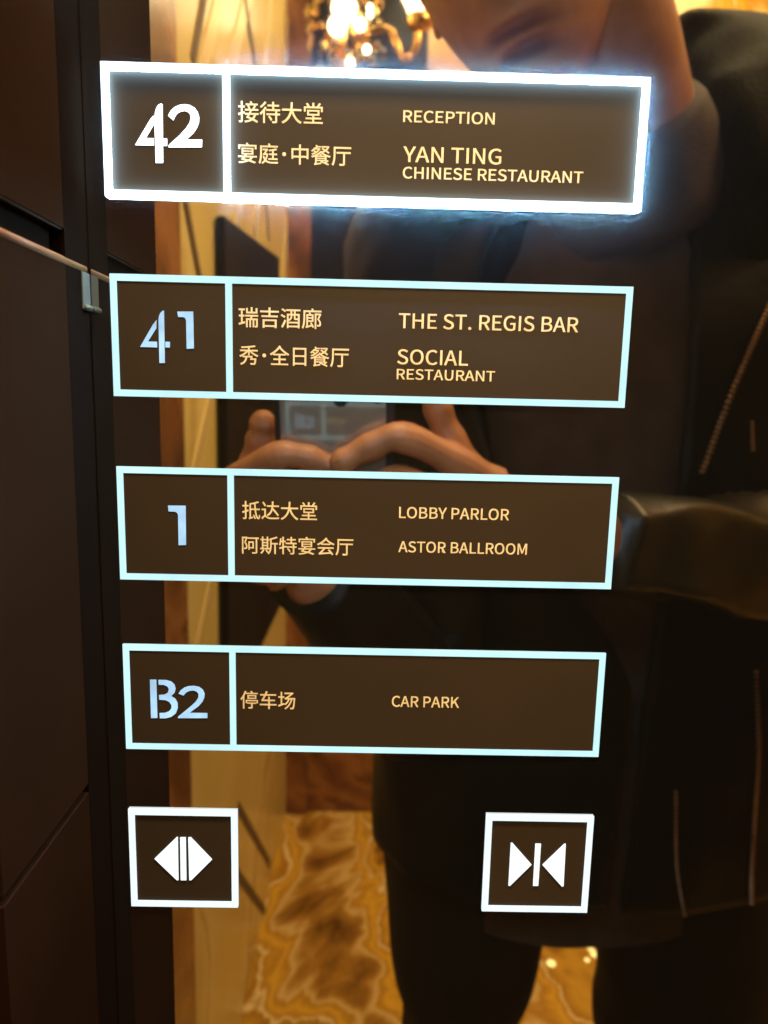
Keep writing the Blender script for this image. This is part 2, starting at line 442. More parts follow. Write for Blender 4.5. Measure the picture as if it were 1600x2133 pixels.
GLYPHS = {
'.': (278, "139 -13 165 -8 185 6 200 28 205 56 200 85 185 107 165 121 139 126 113 121 92 107 78 85 73 56 78 28 92 6 113 -8"),
'A': (608, "4 0 97 0 168 224 436 224 506 0 604 0 355 733 252 733;191 297 227 410 300 658 304 658 378 410 413 297"),
'B': (657, "101 0 334 0 447 13 535 53 592 121 612 215 601 282 570 334 523 370 463 390 463 395 509 419 542 455 563 501 570 554 551 636 500 692 420 723 318 733 101 733;193 422 193 660 306 660 382 654 436 633 468 597 479 542 469 492 438 454 383 430 302 422;193 74 193 350 321 350 407 342 469 318 508 277 521 218 507 154 468 109 405 83 321 74"),
'C': (638, "377 -13 444 -6 503 14 556 47 602 92 551 151 514 116 475 90 430 74 381 68 286 89 214 149 169 244 153 369 170 492 217 586 290 644 384 665 429 660 468 646 503 624 534 596 584 656 547 690 501 719 446 739 383 746 254 720 151 645 83 525 58 366 82 206 149 87 250 13"),
'E': (589, "101 0 534 0 534 79 193 79 193 346 471 346 471 425 193 425 193 655 523 655 523 733 101 733"),
'G': (689, "389 -13 459 -7 521 11 574 38 615 72 615 380 374 380 374 303 530 303 530 111 504 93 473 79 436 71 398 68 293 89 217 149 169 244 153 369 170 492 219 586 296 644 397 665 447 660 490 645 525 623 555 596 605 656 569 689 522 717 464 738 394 746 260 720 153 645 83 525 58 366 83 206 151 87 256 13"),
'H': (728, "101 0 193 0 193 346 535 346 535 0 628 0 628 733 535 733 535 426 193 426 193 733 101 733"),
'I': (293, "101 0 193 0 193 733 101 733"),
'K': (646, "101 0 193 0 193 232 319 382 539 0 642 0 377 455 607 733 502 733 195 365 193 365 193 733 101 733"),
'L': (543, "101 0 514 0 514 79 193 79 193 733 101 733"),
'M': (812, "101 0 184 0 184 406 172 622 176 622 235 455 374 74 436 74 574 455 633 622 637 622 625 406 625 0 711 0 711 733 600 733 460 341 409 188 405 188 352 341 212 733 101 733"),
'N': (723, "101 0 188 0 188 385 177 614 181 614 260 463 527 0 622 0 622 733 534 733 534 352 535 294 538 235 542 176 547 120 542 120 463 271 195 733 101 733"),
'O': (742, "371 -13 498 14 597 90 661 210 684 369 661 527 597 646 498 720 371 746 244 720 146 646 81 527 58 369 81 210 146 90 244 14;371 68 281 89 212 150 168 245 153 369 168 492 212 586 281 644 371 665 461 644 530 586 574 492 589 369 573 245 529 150 461 89"),
'P': (633, "101 0 193 0 193 292 314 292 424 306 509 347 564 417 584 518 564 619 509 685 422 722 310 733 101 733;193 367 193 658 298 658 383 651 443 628 480 585 492 518 480 450 445 403 386 376 302 367"),
'R': (635, "193 385 193 658 316 658 392 651 448 629 482 589 494 528 482 465 448 420 392 394 316 385;503 0 607 0 421 321 489 347 541 390 574 451 586 528 567 624 514 687 433 722 330 733 101 733 101 0 193 0 193 311 325 311"),
'S': (596, "304 -13 407 3 486 47 536 114 553 195 541 266 509 320 461 360 402 391 298 436 255 455 216 480 187 513 176 559 186 603 213 636 257 658 313 665 361 660 405 647 444 625 480 597 528 656 485 692 434 721 376 739 313 746 221 732 148 691 99 630 82 552 96 482 131 429 179 391 231 364 336 318 385 295 424 269 450 235 459 187 449 138 418 101 370 77 305 68 249 74 195 93 146 122 103 159 48 95 100 50 161 16 229 -5"),
'T': (599, "253 0 346 0 346 655 568 655 568 733 31 733 31 655 253 655"),
'U': (721, "361 -13 465 3 548 56 604 154 624 302 624 733 535 733 535 300 521 189 484 118 429 80 361 68 294 80 239 118 203 189 190 300 190 733 98 733 98 302 118 154 173 56 257 3"),
'Y': (531, "219 0 311 0 311 284 532 733 436 733 342 526 268 365 264 365 192 526 97 733 -1 733 219 284"),
'中': (1000, "458 840 458 661 96 661 96 186 171 186 171 248 458 248 458 -79 537 -79 537 248 825 248 825 191 902 191 902 661 537 661 537 840;171 322 171 588 458 588 458 322;825 322 537 322 537 588 825 588"),
'会': (1000, "157 -58 196 -49 285 -38 465 -22 781 5 838 -79 905 -38 863 23 808 92 744 161 676 225 613 191 728 71 273 36 326 88 378 144 429 203 477 264 918 264 918 337 89 337 89 264 375 264 325 200 277 144 235 100 207 72 185 52 166 37 148 25 131 19;504 840 421 741 313 649 184 566 42 496 57 483 72 465 86 447 97 431 264 521 264 460 741 460 741 530 277 530 340 573 399 619 453 667 503 718 552 671 609 623 673 575 741 530 782 505 824 482 867 462 910 443 963 509 842 560 728 624 627 696 546 769 576 809"),
'停': (1000, "467 578 795 578 795 494 467 494;398 632 398 440 867 440 867 632;309 377 309 214 375 214 375 315 883 315 883 214 951 214 951 377;564 825 603 750 325 750 325 686 951 686 951 750 684 750 632 845;398 240 398 179 594 179 594 5 593 -3 590 -8 584 -11 574 -12 443 -11 467 -76 521 -76 565 -76 601 -73 629 -67 649 -57 661 -43 667 -23 669 3 669 179 860 179 860 240;263 838 218 726 163 619 100 521 32 439 74 365 159 475 159 -79 228 -79 228 588 257 644 284 701 309 759 332 817"),
'全': (1000, "493 851 403 735 290 628 162 535 26 462 41 449 55 433 68 417 78 401 197 469 197 404 461 404 461 248 203 248 203 181 461 181 461 16 76 16 76 -52 929 -52 929 16 539 16 539 181 809 181 809 248 539 248 539 404 809 404 809 470 925 397 935 414 948 431 962 447 977 460 858 528 745 605 639 693 542 794 559 820;200 471 283 529 362 594 434 664 500 739 572 662 647 592 726 529 807 471"),
'厅': (1000, "126 778 126 437 124 322 112 200 85 80 34 -29 50 -38 67 -50 84 -64 97 -76 152 42 184 176 198 311 202 437 202 705 953 705 953 778;258 550 258 478 582 478 582 20 581 9 577 2 569 -2 556 -3 392 -2 420 -77 484 -76 537 -75 579 -71 611 -64 634 -53 649 -37 657 -13 659 19 659 478 932 478 932 550"),
'吉': (1000, "459 840 459 699 63 699 63 629 459 629 459 481 125 481 125 409 885 409 885 481 537 481 537 629 935 629 935 699 537 699 537 840;179 296 179 -89 256 -89 256 -40 750 -40 750 -89 830 -89 830 296;256 29 256 228 750 228 750 29"),
'场': (1000, "411 434 422 439 441 443 466 445 498 446 569 446 532 367 485 297 428 236 363 185 351 243 244 203 244 525 354 525 354 596 244 596 244 828 173 828 173 596 50 596 50 525 173 525 173 177 36 129 61 53 365 174 363 183 417 141 486 200 548 271 600 353 640 446 724 446 667 295 592 163 496 52 379 -36 437 -79 554 18 653 138 733 281 794 446 862 446 848 258 832 129 815 49 797 10 790 3 782 -2 773 -4 762 -4 665 0 673 -17 680 -35 684 -54 686 -71 793 -71 813 -68 830 -61 846 -51 861 -36 885 13 905 106 922 257 938 480 940 517 538 517 613 568 691 625 769 688 849 757 793 799 777 793 375 793 375 722 697 722 631 665 568 616 516 578 480 554 451 536 424 521 400 510 379 505"),
'堂': (1000, "295 472 706 472 706 361 295 361;225 533 225 301 461 301 461 201 152 201 152 135 461 135 461 14 66 14 66 -52 937 -52 937 14 536 14 536 135 862 135 862 201 536 201 536 301 780 301 780 533;768 833 749 800 726 763 701 728 676 696 722 679 536 679 536 841 461 841 461 679 284 679 323 696 306 727 284 761 258 796 231 829 165 802 188 772 210 741 230 709 246 679 72 679 72 461 142 461 142 613 858 613 858 461 931 461 931 679 744 679 845 806"),
'大': (1000, "461 839 460 776 459 706 455 631 446 553 62 553 62 476 433 476 390 334 317 199 204 80 43 -16 59 -30 75 -46 89 -63 100 -78 259 20 374 140 452 276 501 419 569 258 658 120 768 6 902 -78 914 -60 928 -41 943 -23 958 -8 824 71 714 181 627 319 563 476 942 476 942 553 526 553 534 631 539 705 541 775 542 839"),
'宴': (1000, "293 451 704 451 704 379 293 379;293 571 704 571 704 501 293 501;190 96 441 46 362 24 274 7 178 -6 72 -15 102 -79 233 -64 352 -44 457 -16 548 19 628 -4 701 -28 767 -52 824 -77 896 -24 839 -2 775 21 705 43 629 64 666 92 699 124 728 158 753 196 941 196 941 261 429 261 465 314 418 327 778 327 778 624 223 624 223 327 384 327 337 261 56 261 56 196 285 196;667 196 641 164 611 136 577 110 539 87 321 134 377 196;430 836 472 763 72 763 72 578 144 578 144 697 855 697 855 578 929 578 929 763 558 763 547 786 533 810 518 834 502 856"),
'庭': (1000, "264 302 266 308 273 315 281 321 291 327 414 327 401 277 385 230 367 187 346 146 331 173 318 202 306 234 295 270 238 250 253 203 270 161 289 123 309 89 279 52 246 20 211 -8 173 -32 220 -82 256 -58 290 -31 323 1 353 36 419 -12 497 -43 587 -59 689 -63 938 -63 942 -47 948 -28 956 -10 964 5 692 4 602 8 521 21 451 48 391 91 423 151 450 219 472 294 490 376 449 389 437 387 353 387 386 431 419 479 452 530 484 583 439 613 419 604 234 604 234 541 385 541 357 496 331 456 308 425 293 405 279 388 263 374 249 364 236 359;865 629 793 607 705 589 610 573 517 561 537 505 685 523 685 393 540 393 540 328 685 328 685 169 504 169 504 105 939 105 939 169 755 169 755 328 915 328 915 393 755 393 755 534 796 542 834 551 870 561 903 572;487 831 526 748 114 748 114 452 112 335 102 206 79 78 38 -39 101 -80 146 46 172 185 184 325 187 452 187 680 949 680 949 748 603 748 594 773 582 799 569 825 555 849"),
'廊': (1000, "506 387 506 299 317 299 317 387;506 440 317 440 317 522 506 522;644 620 644 -81 711 -81 711 558 853 558 765 353 815 300 846 252 862 208 867 168 866 147 862 128 856 113 845 103 811 94 745 96 752 81 758 64 762 47 764 32 838 33 853 36 866 40 879 45 891 52 910 70 924 96 931 127 933 163 928 208 912 256 881 307 832 362 941 597 893 623 883 620;362 653 391 579 248 579 248 82 244 52 233 29 219 12 205 1 242 -53 261 -42 301 -27 378 0 509 42 542 -32 602 -3 580 45 551 100 517 157 483 211 426 188 480 96 317 47 317 243 574 243 574 579 464 579 426 668;479 828 509 755 110 755 110 446 108 329 98 202 75 76 32 -40 47 -48 64 -59 80 -72 92 -83 138 42 165 181 177 320 180 447 180 689 951 689 951 755 589 755 549 846"),
'待': (1000, "415 204 450 160 484 113 513 67 534 26 598 64 576 104 547 149 512 194 477 236;255 838 215 783 163 727 104 676 44 632 83 570 150 621 215 680 275 744 325 810;606 835 606 710 386 710 386 642 606 642 606 515 327 515 327 446 747 446 747 334 339 334 339 265 747 265 747 11 746 3 742 -3 736 -6 726 -7 594 -6 619 -78 673 -78 717 -77 752 -73 780 -66 799 -55 812 -40 819 -18 821 11 821 265 955 265 955 334 821 334 821 446 962 446 962 515 681 515 681 642 910 642 910 710 681 710 681 835;272 617 223 540 163 467 97 401 29 345 69 271 185 382 185 -79 257 -79 257 468 338 591"),
'抵': (1000, "595 131 621 82 646 29 667 -21 682 -65 737 -46 721 -3 699 47 673 98 646 146;176 839 176 638 48 638 48 566 176 566 176 350 34 309 54 233 176 273 176 14 175 5 172 0 167 -3 159 -4 64 -4 72 -22 78 -41 83 -61 86 -77 130 -77 165 -74 193 -70 215 -62 231 -51 241 -36 247 -14 249 14 249 297 359 333 349 404 249 372 249 566 357 566 357 638 249 638 249 839;398 -80 414 -71 445 -59 502 -41 597 -13 595 49 485 22 485 393 679 393 707 204 748 56 804 -41 876 -75 904 -66 929 -35 950 25 967 118 955 124 941 133 926 143 914 154 908 92 899 46 888 18 875 9 835 38 800 117 771 238 748 393 946 393 946 463 741 463 725 719 774 731 821 745 865 758 906 773 844 831 757 800 650 771 533 745 415 724 414 724 414 40 410 16 399 -1 385 -12 372 -19;672 463 485 463 485 671 657 704"),
'接': (1000, "456 635 478 603 498 568 515 534 528 504 588 532 575 561 557 593 536 627 513 659;160 839 160 638 41 638 41 568 160 568 160 347 28 309 47 235 160 272 160 9 159 1 156 -4 151 -7 143 -8 57 -7 78 -77 118 -77 150 -75 176 -70 196 -63 211 -52 222 -37 228 -17 230 10 230 295 329 327 319 397 230 369 230 568 330 568 330 638 230 638 230 839;568 821 614 735 383 735 383 669 926 669 926 735 693 735 637 832;769 658 752 620 731 578 707 537 684 501 348 501 348 436 952 436 952 501 758 501 840 637;765 261 748 216 727 176 701 140 671 108 504 168 564 261;400 136 606 62 549 36 483 14 406 -2 320 -14 330 -27 338 -44 346 -61 352 -78 453 -60 542 -37 618 -7 682 29 742 1 796 -27 845 -55 886 -82 935 -25 895 1 848 27 796 52 741 78 773 116 801 159 823 208 840 261 963 261 963 326 601 326 646 418 576 431 524 326 335 326 335 261 486 261"),
'斯': (1000, "179 143 155 96 125 50 90 9 52 -27 112 -71 151 -31 188 17 223 69 251 123;316 114 342 81 367 46 390 12 406 -18 468 16 451 45 428 78 402 111 376 142;387 829 387 707 204 707 204 829 135 829 135 707 53 707 53 640 135 640 135 231 38 231 38 164 536 164 536 231 457 231 457 640 529 640 529 707 457 707 457 829;204 640 387 640 387 548 204 548;204 488 387 488 387 394 204 394;204 333 387 333 387 231 204 231;567 736 567 390 563 273 545 159 505 52 435 -47 489 -95 566 12 611 129 632 255 637 389 637 434 785 434 785 -81 856 -81 856 434 961 434 961 504 637 504 637 688 722 707 806 730 885 756 954 784 893 839 827 810 745 782 656 757"),
'日': (1000, "253 352 752 352 752 71 253 71;253 426 253 697 752 697 752 426;176 772 176 -69 253 -69 253 -4 752 -4 752 -64 832 -64 832 772"),
'特': (1000, "457 212 494 172 529 129 559 86 580 48 640 87 617 125 586 166 550 208 513 246;642 841 642 732 447 732 447 662 642 662 642 536 389 536 389 465 764 465 764 346 405 346 405 275 764 275 764 13 763 5 760 -1 754 -3 744 -5 613 -5 636 -80 689 -80 732 -78 768 -74 795 -67 815 -56 828 -40 834 -17 836 13 836 275 952 275 952 346 836 346 836 465 958 465 958 536 713 536 713 662 912 662 912 732 713 732 713 841;97 763 88 669 76 578 59 495 39 424 97 392 108 429 118 470 127 514 136 562 212 562 212 317 47 270 63 194 212 242 212 -80 284 -80 284 265 387 299 381 369 284 339 284 562 379 562 379 634 284 634 284 839 212 839 212 634 147 634 160 752"),
'瑞': (1000, "42 100 58 27 343 114 332 183 223 150 223 413 308 413 308 483 223 483 223 702 329 702 329 772 46 772 46 702 155 702 155 483 55 483 55 413 155 413 155 130;619 840 619 631 468 631 468 799 400 799 400 564 921 564 921 799 849 799 849 631 689 631 689 840;390 322 390 -80 459 -80 459 257 550 257 550 -74 612 -74 612 257 707 257 707 -74 770 -74 770 257 866 257 866 -3 866 -8 864 -11 860 -13 855 -14 792 -14 818 -81 847 -81 872 -79 892 -75 909 -68 922 -57 930 -44 934 -26 935 -4 935 322 656 322 688 418 956 418 956 486 354 486 354 418 611 418 587 322"),
'秀': (1000, "780 837 645 812 478 793 296 778 116 768 133 706 460 726 460 626 64 626 64 558 373 558 299 494 214 438 123 390 30 353 80 294 184 340 287 401 381 474 460 556 460 365 534 365 534 557 613 478 707 408 809 349 913 304 963 366 871 400 780 444 695 498 622 558 934 558 934 626 534 626 534 733 617 743 696 753 769 765 836 779;189 341 189 276 336 276 310 183 263 101 185 33 66 -19 110 -81 242 -19 330 63 384 162 414 276 593 276 554 160 783 160 775 97 765 51 755 21 743 5 736 1 727 -2 716 -3 703 -3 562 3 571 -13 578 -31 583 -49 586 -66 730 -69 753 -67 772 -62 788 -54 803 -43 822 -16 838 30 851 98 862 193 865 226 647 226 682 341"),
'车': (1000, "168 321 181 327 203 332 235 335 276 336 507 336 507 184 61 184 61 110 507 110 507 -80 586 -80 586 110 942 110 942 184 586 184 586 336 858 336 858 407 586 407 586 560 507 560 507 407 250 407 282 456 314 509 345 564 376 622 924 622 924 695 412 695 468 822 383 845 323 695 77 695 77 622 289 622 210 478 190 448 173 424 156 407 140 398"),
'达': (1000, "80 787 116 739 151 687 181 637 202 593 270 630 248 673 217 722 181 772 144 819;585 837 577 643 323 643 323 570 569 570 544 444 498 332 425 236 317 160 331 148 345 133 357 117 367 102 459 164 529 238 580 324 615 419 690 339 762 256 826 178 876 109 939 157 881 234 805 323 720 414 635 501 645 570 942 570 942 643 653 643 662 837;262 467 47 467 47 395 187 395 187 130 152 111 115 83 76 47 36 5 87 -64 125 -13 162 30 194 59 222 70 241 64 264 49 290 29 319 7 374 -22 438 -40 512 -49 599 -51 941 -41 944 -22 950 -1 957 20 964 38 884 30 792 24 695 20 601 19 520 21 450 28 389 43 336 69 262 124"),
'酒': (1000, "71 769 113 743 158 715 199 687 232 663 277 724 113 823;34 500 204 400 246 462 76 555;53 -21 120 -65 160 10 201 93 241 179 277 262 218 305 178 217 134 129 92 47;327 581 327 -79 396 -79 396 -31 846 -31 846 -76 918 -76 918 581 729 581 729 716 955 716 955 785 291 785 291 716 498 716 498 581;565 716 661 716 661 581 565 581;396 150 846 150 846 35 396 35;396 215 396 301 431 266 498 313 540 367 561 424 567 479 567 514 659 514 659 391 663 351 675 327 699 314 739 311 836 311 846 311 846 215;396 313 396 514 507 514 507 480 502 438 485 395 451 353;719 514 846 514 846 375 827 372 746 372 732 373 723 376 720 382 719 392"),
'阿': (1000, "381 772 381 701 805 701 805 14 804 2 799 -6 790 -10 776 -12 602 -11 627 -79 697 -79 752 -78 795 -74 827 -68 850 -58 865 -42 874 -19 877 14 877 701 963 701 963 772;415 560 415 121 480 121 480 197 698 197 698 560;480 494 631 494 631 262 480 262;81 797 81 -80 148 -80 148 729 281 729 201 503 245 445 273 392 287 343 291 299 290 277 287 257 280 240 270 229 239 220 181 222 188 206 194 188 198 170 199 155 267 157 282 159 295 163 308 168 319 175 337 195 349 221 356 254 358 292 354 341 341 394 314 450 269 511 368 771 320 800 308 797"),
'餐': (1000, "152 566 227 516 185 494 142 475 98 459 55 446 93 396 205 439 312 499 404 577 473 673 430 697 417 694 327 694 327 742 501 742 501 792 327 792 327 840 261 840 261 694 243 694 256 715 195 726 168 689 133 651 90 614 38 580 82 540 118 565 151 591 181 618 207 647 382 647 360 620 335 594 306 570 276 547 193 599;540 666 665 600 639 586 613 573 586 562 559 553 598 499 631 512 663 527 695 545 726 564 766 537 803 511 836 486 864 462 911 511 779 604 817 641 851 683 879 729 902 779 859 798 852 796 541 796 541 740 813 740 794 712 772 686 748 661 721 638 583 708;701 214 701 162 306 162 306 214;701 256 306 256 306 307 701 307;443 410 486 353 297 353 352 382 405 414 454 448 499 484 548 448 603 413 662 382 724 353 559 353 503 426;214 -76 234 -69 279 -60 369 -45 523 -21 530 35 306 4 306 115 516 115 482 76 581 41 682 1 775 -40 850 -77 891 -27 759 32 874 121 819 156 703 55 533 115 773 115 773 333 923 287 967 346 850 375 733 416 627 466 540 523 560 545 501 576 415 496 303 428 176 372 44 330 88 271 233 323 233 43 228 17 217 0 202 -12 187 -19"),
}


# ------------------------------------------------------------------ setting: cabin
CX, CZ = CAM.x, CAM.z
JX = -0.0065                                # face of the bronze return beside the glass
JY = -0.069                                 # depth of that return
WX = CX - 0.25                              # onyx side wall
BY = -1.81                                  # rear wall
RX = 1.45                                   # right hand wall
H = 2.62
SET = []


def structure(o):
    o['kind'] = 'structure'
    return o


fl = structure(box('floor', WX - 0.1, RX + 0.1, BY - 0.1, 0.06, -0.04, 0.0, ONYX))
structure(box('ceiling', WX - 0.1, RX + 0.1, BY - 0.1, 0.06, H, H + 0.04, PLASTER))

# front wall that carries the control glass
fw = thing('front_wall', (0.3, 0.03, 0.0), 'dark bronze cabin front wall behind the black control glass', 'wall')
box('wall_panel', JX, RX, 0.012, 0.05, 0.0, H, BRONZE, fw)

# bronze return, perpendicular to the glass on its left
jr = thing('return_wall', (JX - 0.08, JY / 2, 0.0), 'dark bronze lacquered return wall standing at right angles left of the glass, with one gold strip', 'wall')


def jamb_hit(px, py):
    r = ray(px, py)
    t = (JX - CAM.x) / r.x
    return CAM + r * t


gz = jamb_hit(60, 508).z                    # height of the gold strip
lz = jamb_hit(115, 1735).z                  # height of the low joint
y_e = -0.0165                               # edge strip depth
box('edge_strip', WX, JX, y_e + 0.0003, 0.012, 0.0, H, BLACK_EDGE, jr)
box('upper_panel', WX, JX, JY, y_e, gz + 0.0085, H, BRONZE, jr)
box('middle_panel', WX, JX, JY, y_e, lz + 0.0015, gz - 0.001, BRONZE, jr)
box('lower_panel', WX, JX, JY, y_e, 0.0, lz - 0.0015, BRONZE, jr)
box('recess', WX, JX - 0.004, JY + 0.001, y_e - 0.0005, gz - 0.001, gz + 0.0085, BLACK_EDGE, jr)
box('joint', WX, JX - 0.003, JY + 0.001, y_e - 0.0005, lz - 0.0015, lz + 0.0015, BLACK_EDGE, jr)
v, f = tube_vf([(JX - 0.0008, JY, gz - 0.0002), (JX - 0.0008, -0.002, gz - 0.0002)], 0.0013, 10)
mesh_obj('gold_strip', v, f, STRIP, jr, smooth=True)
v, f = tube_vf([(JX - 0.0012, JY, gz + 0.0088), (JX - 0.0012, -0.002, gz + 0.0088)], 0.0007, 10)
mesh_obj('recess_lip', v, f, NICKEL, jr, smooth=True)

# added plate that stands for a pale reflection in the corner under the strip
br = thing('reflection_patch', (JX, -0.008, gz - 0.01), 'small plate standing in for a pale blurred reflection in the corner beside the second button frame, under the gold strip', 'reflection patch')
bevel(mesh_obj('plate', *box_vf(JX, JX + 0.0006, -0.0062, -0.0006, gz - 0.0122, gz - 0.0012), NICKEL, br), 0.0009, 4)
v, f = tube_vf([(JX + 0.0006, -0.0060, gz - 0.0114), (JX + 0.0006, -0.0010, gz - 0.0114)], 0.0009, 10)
mesh_obj('patch_border', v, f, NICKEL, br, smooth=True)

# side wall: cream onyx with inlays, a brown marble band, a black art panel
sw = thing('side_wall', (WX - 0.02, -0.95, 0.0), 'cream onyx cabin side wall with pale inlay lines and brown marble bands', 'wall')
box('cream_slab', WX - 0.04, WX, BY, JY - 0.0, 0.0, H, CREAM, sw)
box('brown_band', WX, WX + 0.004, -0.70, -0.55, 0.0, H, BROWN_MARBLE, sw)


def wall_pt(px, py):                        # where a spot seen mirrored lies on the side wall (y, z)
    r = ray(px, py)
    t = (WX - CAM.x) / r.x
    p = CAM + r * t
    return (-p.y, p.z)


def inlay(name, a, b, w, mat, h=0.002):
    (y0, z0), (y1, z1) = wall_pt(*a), wall_pt(*b)
    d = Vector((0, y1 - y0, z1 - z0)).normalized()
    n = Vector((0, -d.z, d.y)) * (w / 2)
    p0, p1 = Vector((WX, y0, z0)), Vector((WX, y1, z1))
    q = [p0 + n, p0 - n, p1 - n, p1 + n]
    v = q + [k + Vector((h, 0, 0)) for k in q]
    f = [(0, 1, 2, 3), (4, 7, 6, 5), (0, 4, 5, 1), (1, 5, 6, 2), (2, 6, 7, 3), (3, 7, 4, 0)]
    mesh_obj(name, v, f, mat, sw)


inlay('inlay_line', (470, -60), (412, 180), 0.035, INLAY)
inlay('inlay_line', (528, -60), (470, 180), 0.04, INLAY)
inlay('inlay_line', (505, -20), (540, 190), 0.022, GROOVE, 0.003)
inlay('inlay_line', (608, -60), (592, 180), 0.045, INLAY)
inlay('inlay_line', (505, 380), (492, 480), 0.03, INLAY)
inlay('inlay_line', (541, 380), (528, 480), 0.035, INLAY)
inlay('inlay_line', (377, 380), (416, 590), 0.016, GROOVE, 0.003)
inlay('inlay_line', (601, 455), (585, 640), 0.06, INLAY)
inlay('inlay_line', (430, -40), (400, 130), 0.02, GROOVE, 0.002)
inlay('inlay_line', (565, -40), (548, 170), 0.03, INLAY)
inlay('inlay_line', (552, 400), (560, 500), 0.014, GROOVE, 0.002)
inlay('inlay_line', (440, 820), (400, 1000), 0.02, INLAY)
inlay('inlay_line', (440, 1210), (412, 1350), 0.02, INLAY)
inlay('inlay_line', (495, 1680), (562, 1800), 0.02, GROOVE, 0.002)
inlay('inlay_line', (490, 1815), (556, 1905), 0.02, GROOVE, 0.002)
# dark lacquer art panel with a slanting top, hung on the onyx
ap = [(445, 448), (567, 536), (577, 1250), (458, 1491)]
q = []
for a in ap:
    y, z = wall_pt(*a)
    q.append(Vector((WX + 0.003, y, z)))
v = q + [k + Vector((0.014, 0, 0)) for k in q]
apan = mesh_obj('wall_art_panel', v, [(0, 1, 2, 3), (4, 7, 6, 5), (0, 4, 5, 1), (1, 5, 6, 2), (2, 6, 7, 3), (3, 7, 4, 0)], NAVY_PANEL)
props(bevel(apan, 0.003), 'tall black lacquer panel with slanting top hung on the cream onyx side wall', 'wall panel')

# rear wall
rw = thing('rear_wall', (0.6, BY - 0.02, 0.0), 'rear cabin wall of dark lacquer, tan marble and amber onyx above a brown marble skirting', 'wall')


def rear_x(px, py=60):
    r = ray(px, py)
    return (CAM + r * ((-BY - CAM.y) / r.y)).x


xa, xb = rear_x(652), rear_x(893)
box('corner_pilaster', WX, xa, BY, BY + 0.03, 0.0, H, BROWN_MARBLE, rw)
box('dark_panel', xa, xb, BY - 0.03, BY + 0.0, 0.19, H, NAVY_PANEL, rw)
box('marble_panel', xb, RX, BY - 0.03, BY + 0.004, 0.19, H, TAN, rw)
box('skirting', xa, RX, BY - 0.03, BY + 0.012, 0.0, 0.19, BROWN_MARBLE, rw)
rt = thing('far_side_wall', (RX + 0.02, -0.9, 0.0), 'amber onyx cabin wall on the far side behind the person', 'wall')
box('amber_slab', RX, RX + 0.04, BY, 0.0, 0.0, H, ONYX, rt)

gx = V(1395, 40, 2.0)
box('amber_panel', gx.x - 0.02, RX, BY - 0.03, BY + 0.010, 1.75, H, ONYX, rw)

# added glowing dots that stand in for lamp reflections on the polished floor
GLINT = lamp_mat('floor_glint_glow', (1.0, 0.72, 0.22), 2.6, 0.0)
fs0 = thing('floor_glint', (0.43, -1.25, 0.0), 'cluster of small glowing dots standing in for lamp glints on the amber onyx floor', 'floor glint')
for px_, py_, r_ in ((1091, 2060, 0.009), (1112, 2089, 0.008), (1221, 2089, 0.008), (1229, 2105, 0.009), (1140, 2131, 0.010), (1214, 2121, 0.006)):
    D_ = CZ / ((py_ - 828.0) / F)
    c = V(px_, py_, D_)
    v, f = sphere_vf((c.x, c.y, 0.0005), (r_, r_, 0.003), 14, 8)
    mesh_obj('glint_dot', v, f, GLINT, fs0, smooth=True)

# crystal wall sconce on the rear wall
s0 = V(722, 70, 1.95)
sc_ = thing('wall_sconce', (s0.x, BY, s0.z), 'gilded crystal wall sconce with one glowing frosted shade', 'wall lamp')
CRYSTAL = pbr('cut_crystal', (1.0, 0.88, 0.60), 0.06, 1.0)
SHADE = lamp_mat('frosted_shade_lit', (1.0, 0.80, 0.45), 9.0, 0.05)
BULB = lamp_mat('candle_bulb_lit', (1.0, 0.84, 0.48), 14.0, 0.0)
v, f = lathe_vf((s0.x, BY + 0.05, s0.z), [(0.004, -0.16), (0.022, -0.12), (0.012, -0.10), (0.045, -0.05), (0.062, 0.0), (0.05, 0.05), (0.02, 0.08), (0.03, 0.12), (0.012, 0.16)], 16)
mesh_obj('body', v, f, GOLD, sc_, smooth=False)
box('back_plate', s0.x - 0.03, s0.x + 0.03, BY, BY + 0.012, s0.z - 0.12, s0.z + 0.14, GOLD, sc_, 0.004)
rnd = random.Random(3)
for k in range(70):
    a = rnd.uniform(0, 2 * math.pi)
    h = rnd.uniform(-0.15, 0.13)
    rr = 0.055 + 0.03 * math.cos(h * 9) + rnd.uniform(-0.012, 0.02)
    c = (s0.x + rr * math.cos(a), BY + 0.075 + 0.6 * rr * math.sin(a), s0.z + h)
    v, f = sphere_vf(c, (rnd.uniform(0.007, 0.013), rnd.uniform(0.007, 0.013), rnd.uniform(0.009, 0.019)), 6, 4)
    mesh_obj('crystal_drop', v, f, CRYSTAL, sc_)
for dx, dz, r_ in ((-0.004, 0.035, 0.030), (0.018, 0.10, 0.020), (-0.02, -0.005, 0.022), (0.035, 0.0, 0.014), (0.012, -0.085, 0.009), (0.052, -0.055, 0.009), (0.058, 0.038, 0.007), (0.058, 0.022, 0.007)):
    v, f = sphere_vf((s0.x + dx, BY + 0.135, s0.z + dz), r_, 12, 8)
    mesh_obj('bulb', v, f, BULB, sc_, smooth=True)
arm_px = [(760, 68), (790, 62), (812, 62), (826, 90), (838, 118), (850, 121), (866, 100), (872, 62), (874, 40)]
arm = [V(p[0], p[1], 1.90) for p in arm_px]
arm = [Vector(p) for p in spline(arm, 40)]
v, f = tube_vf(arm, [0.006 + 0.004 * abs(math.sin(k * 0.35)) for k in range(40)], 10)
mesh_obj('arm', v, f, GOLD, sc_, smooth=True)
cc = V(876, 27, 1.90)
v, f = lathe_vf((cc.x, cc.y, cc.z), [(0.030, 0.0), (0.034, 0.012), (0.066, 0.07), (0.085, 0.13), (0.080, 0.13), (0.028, 0.006)], 28)
mesh_obj('glass_shade', v, f, SHADE, sc_, smooth=True)
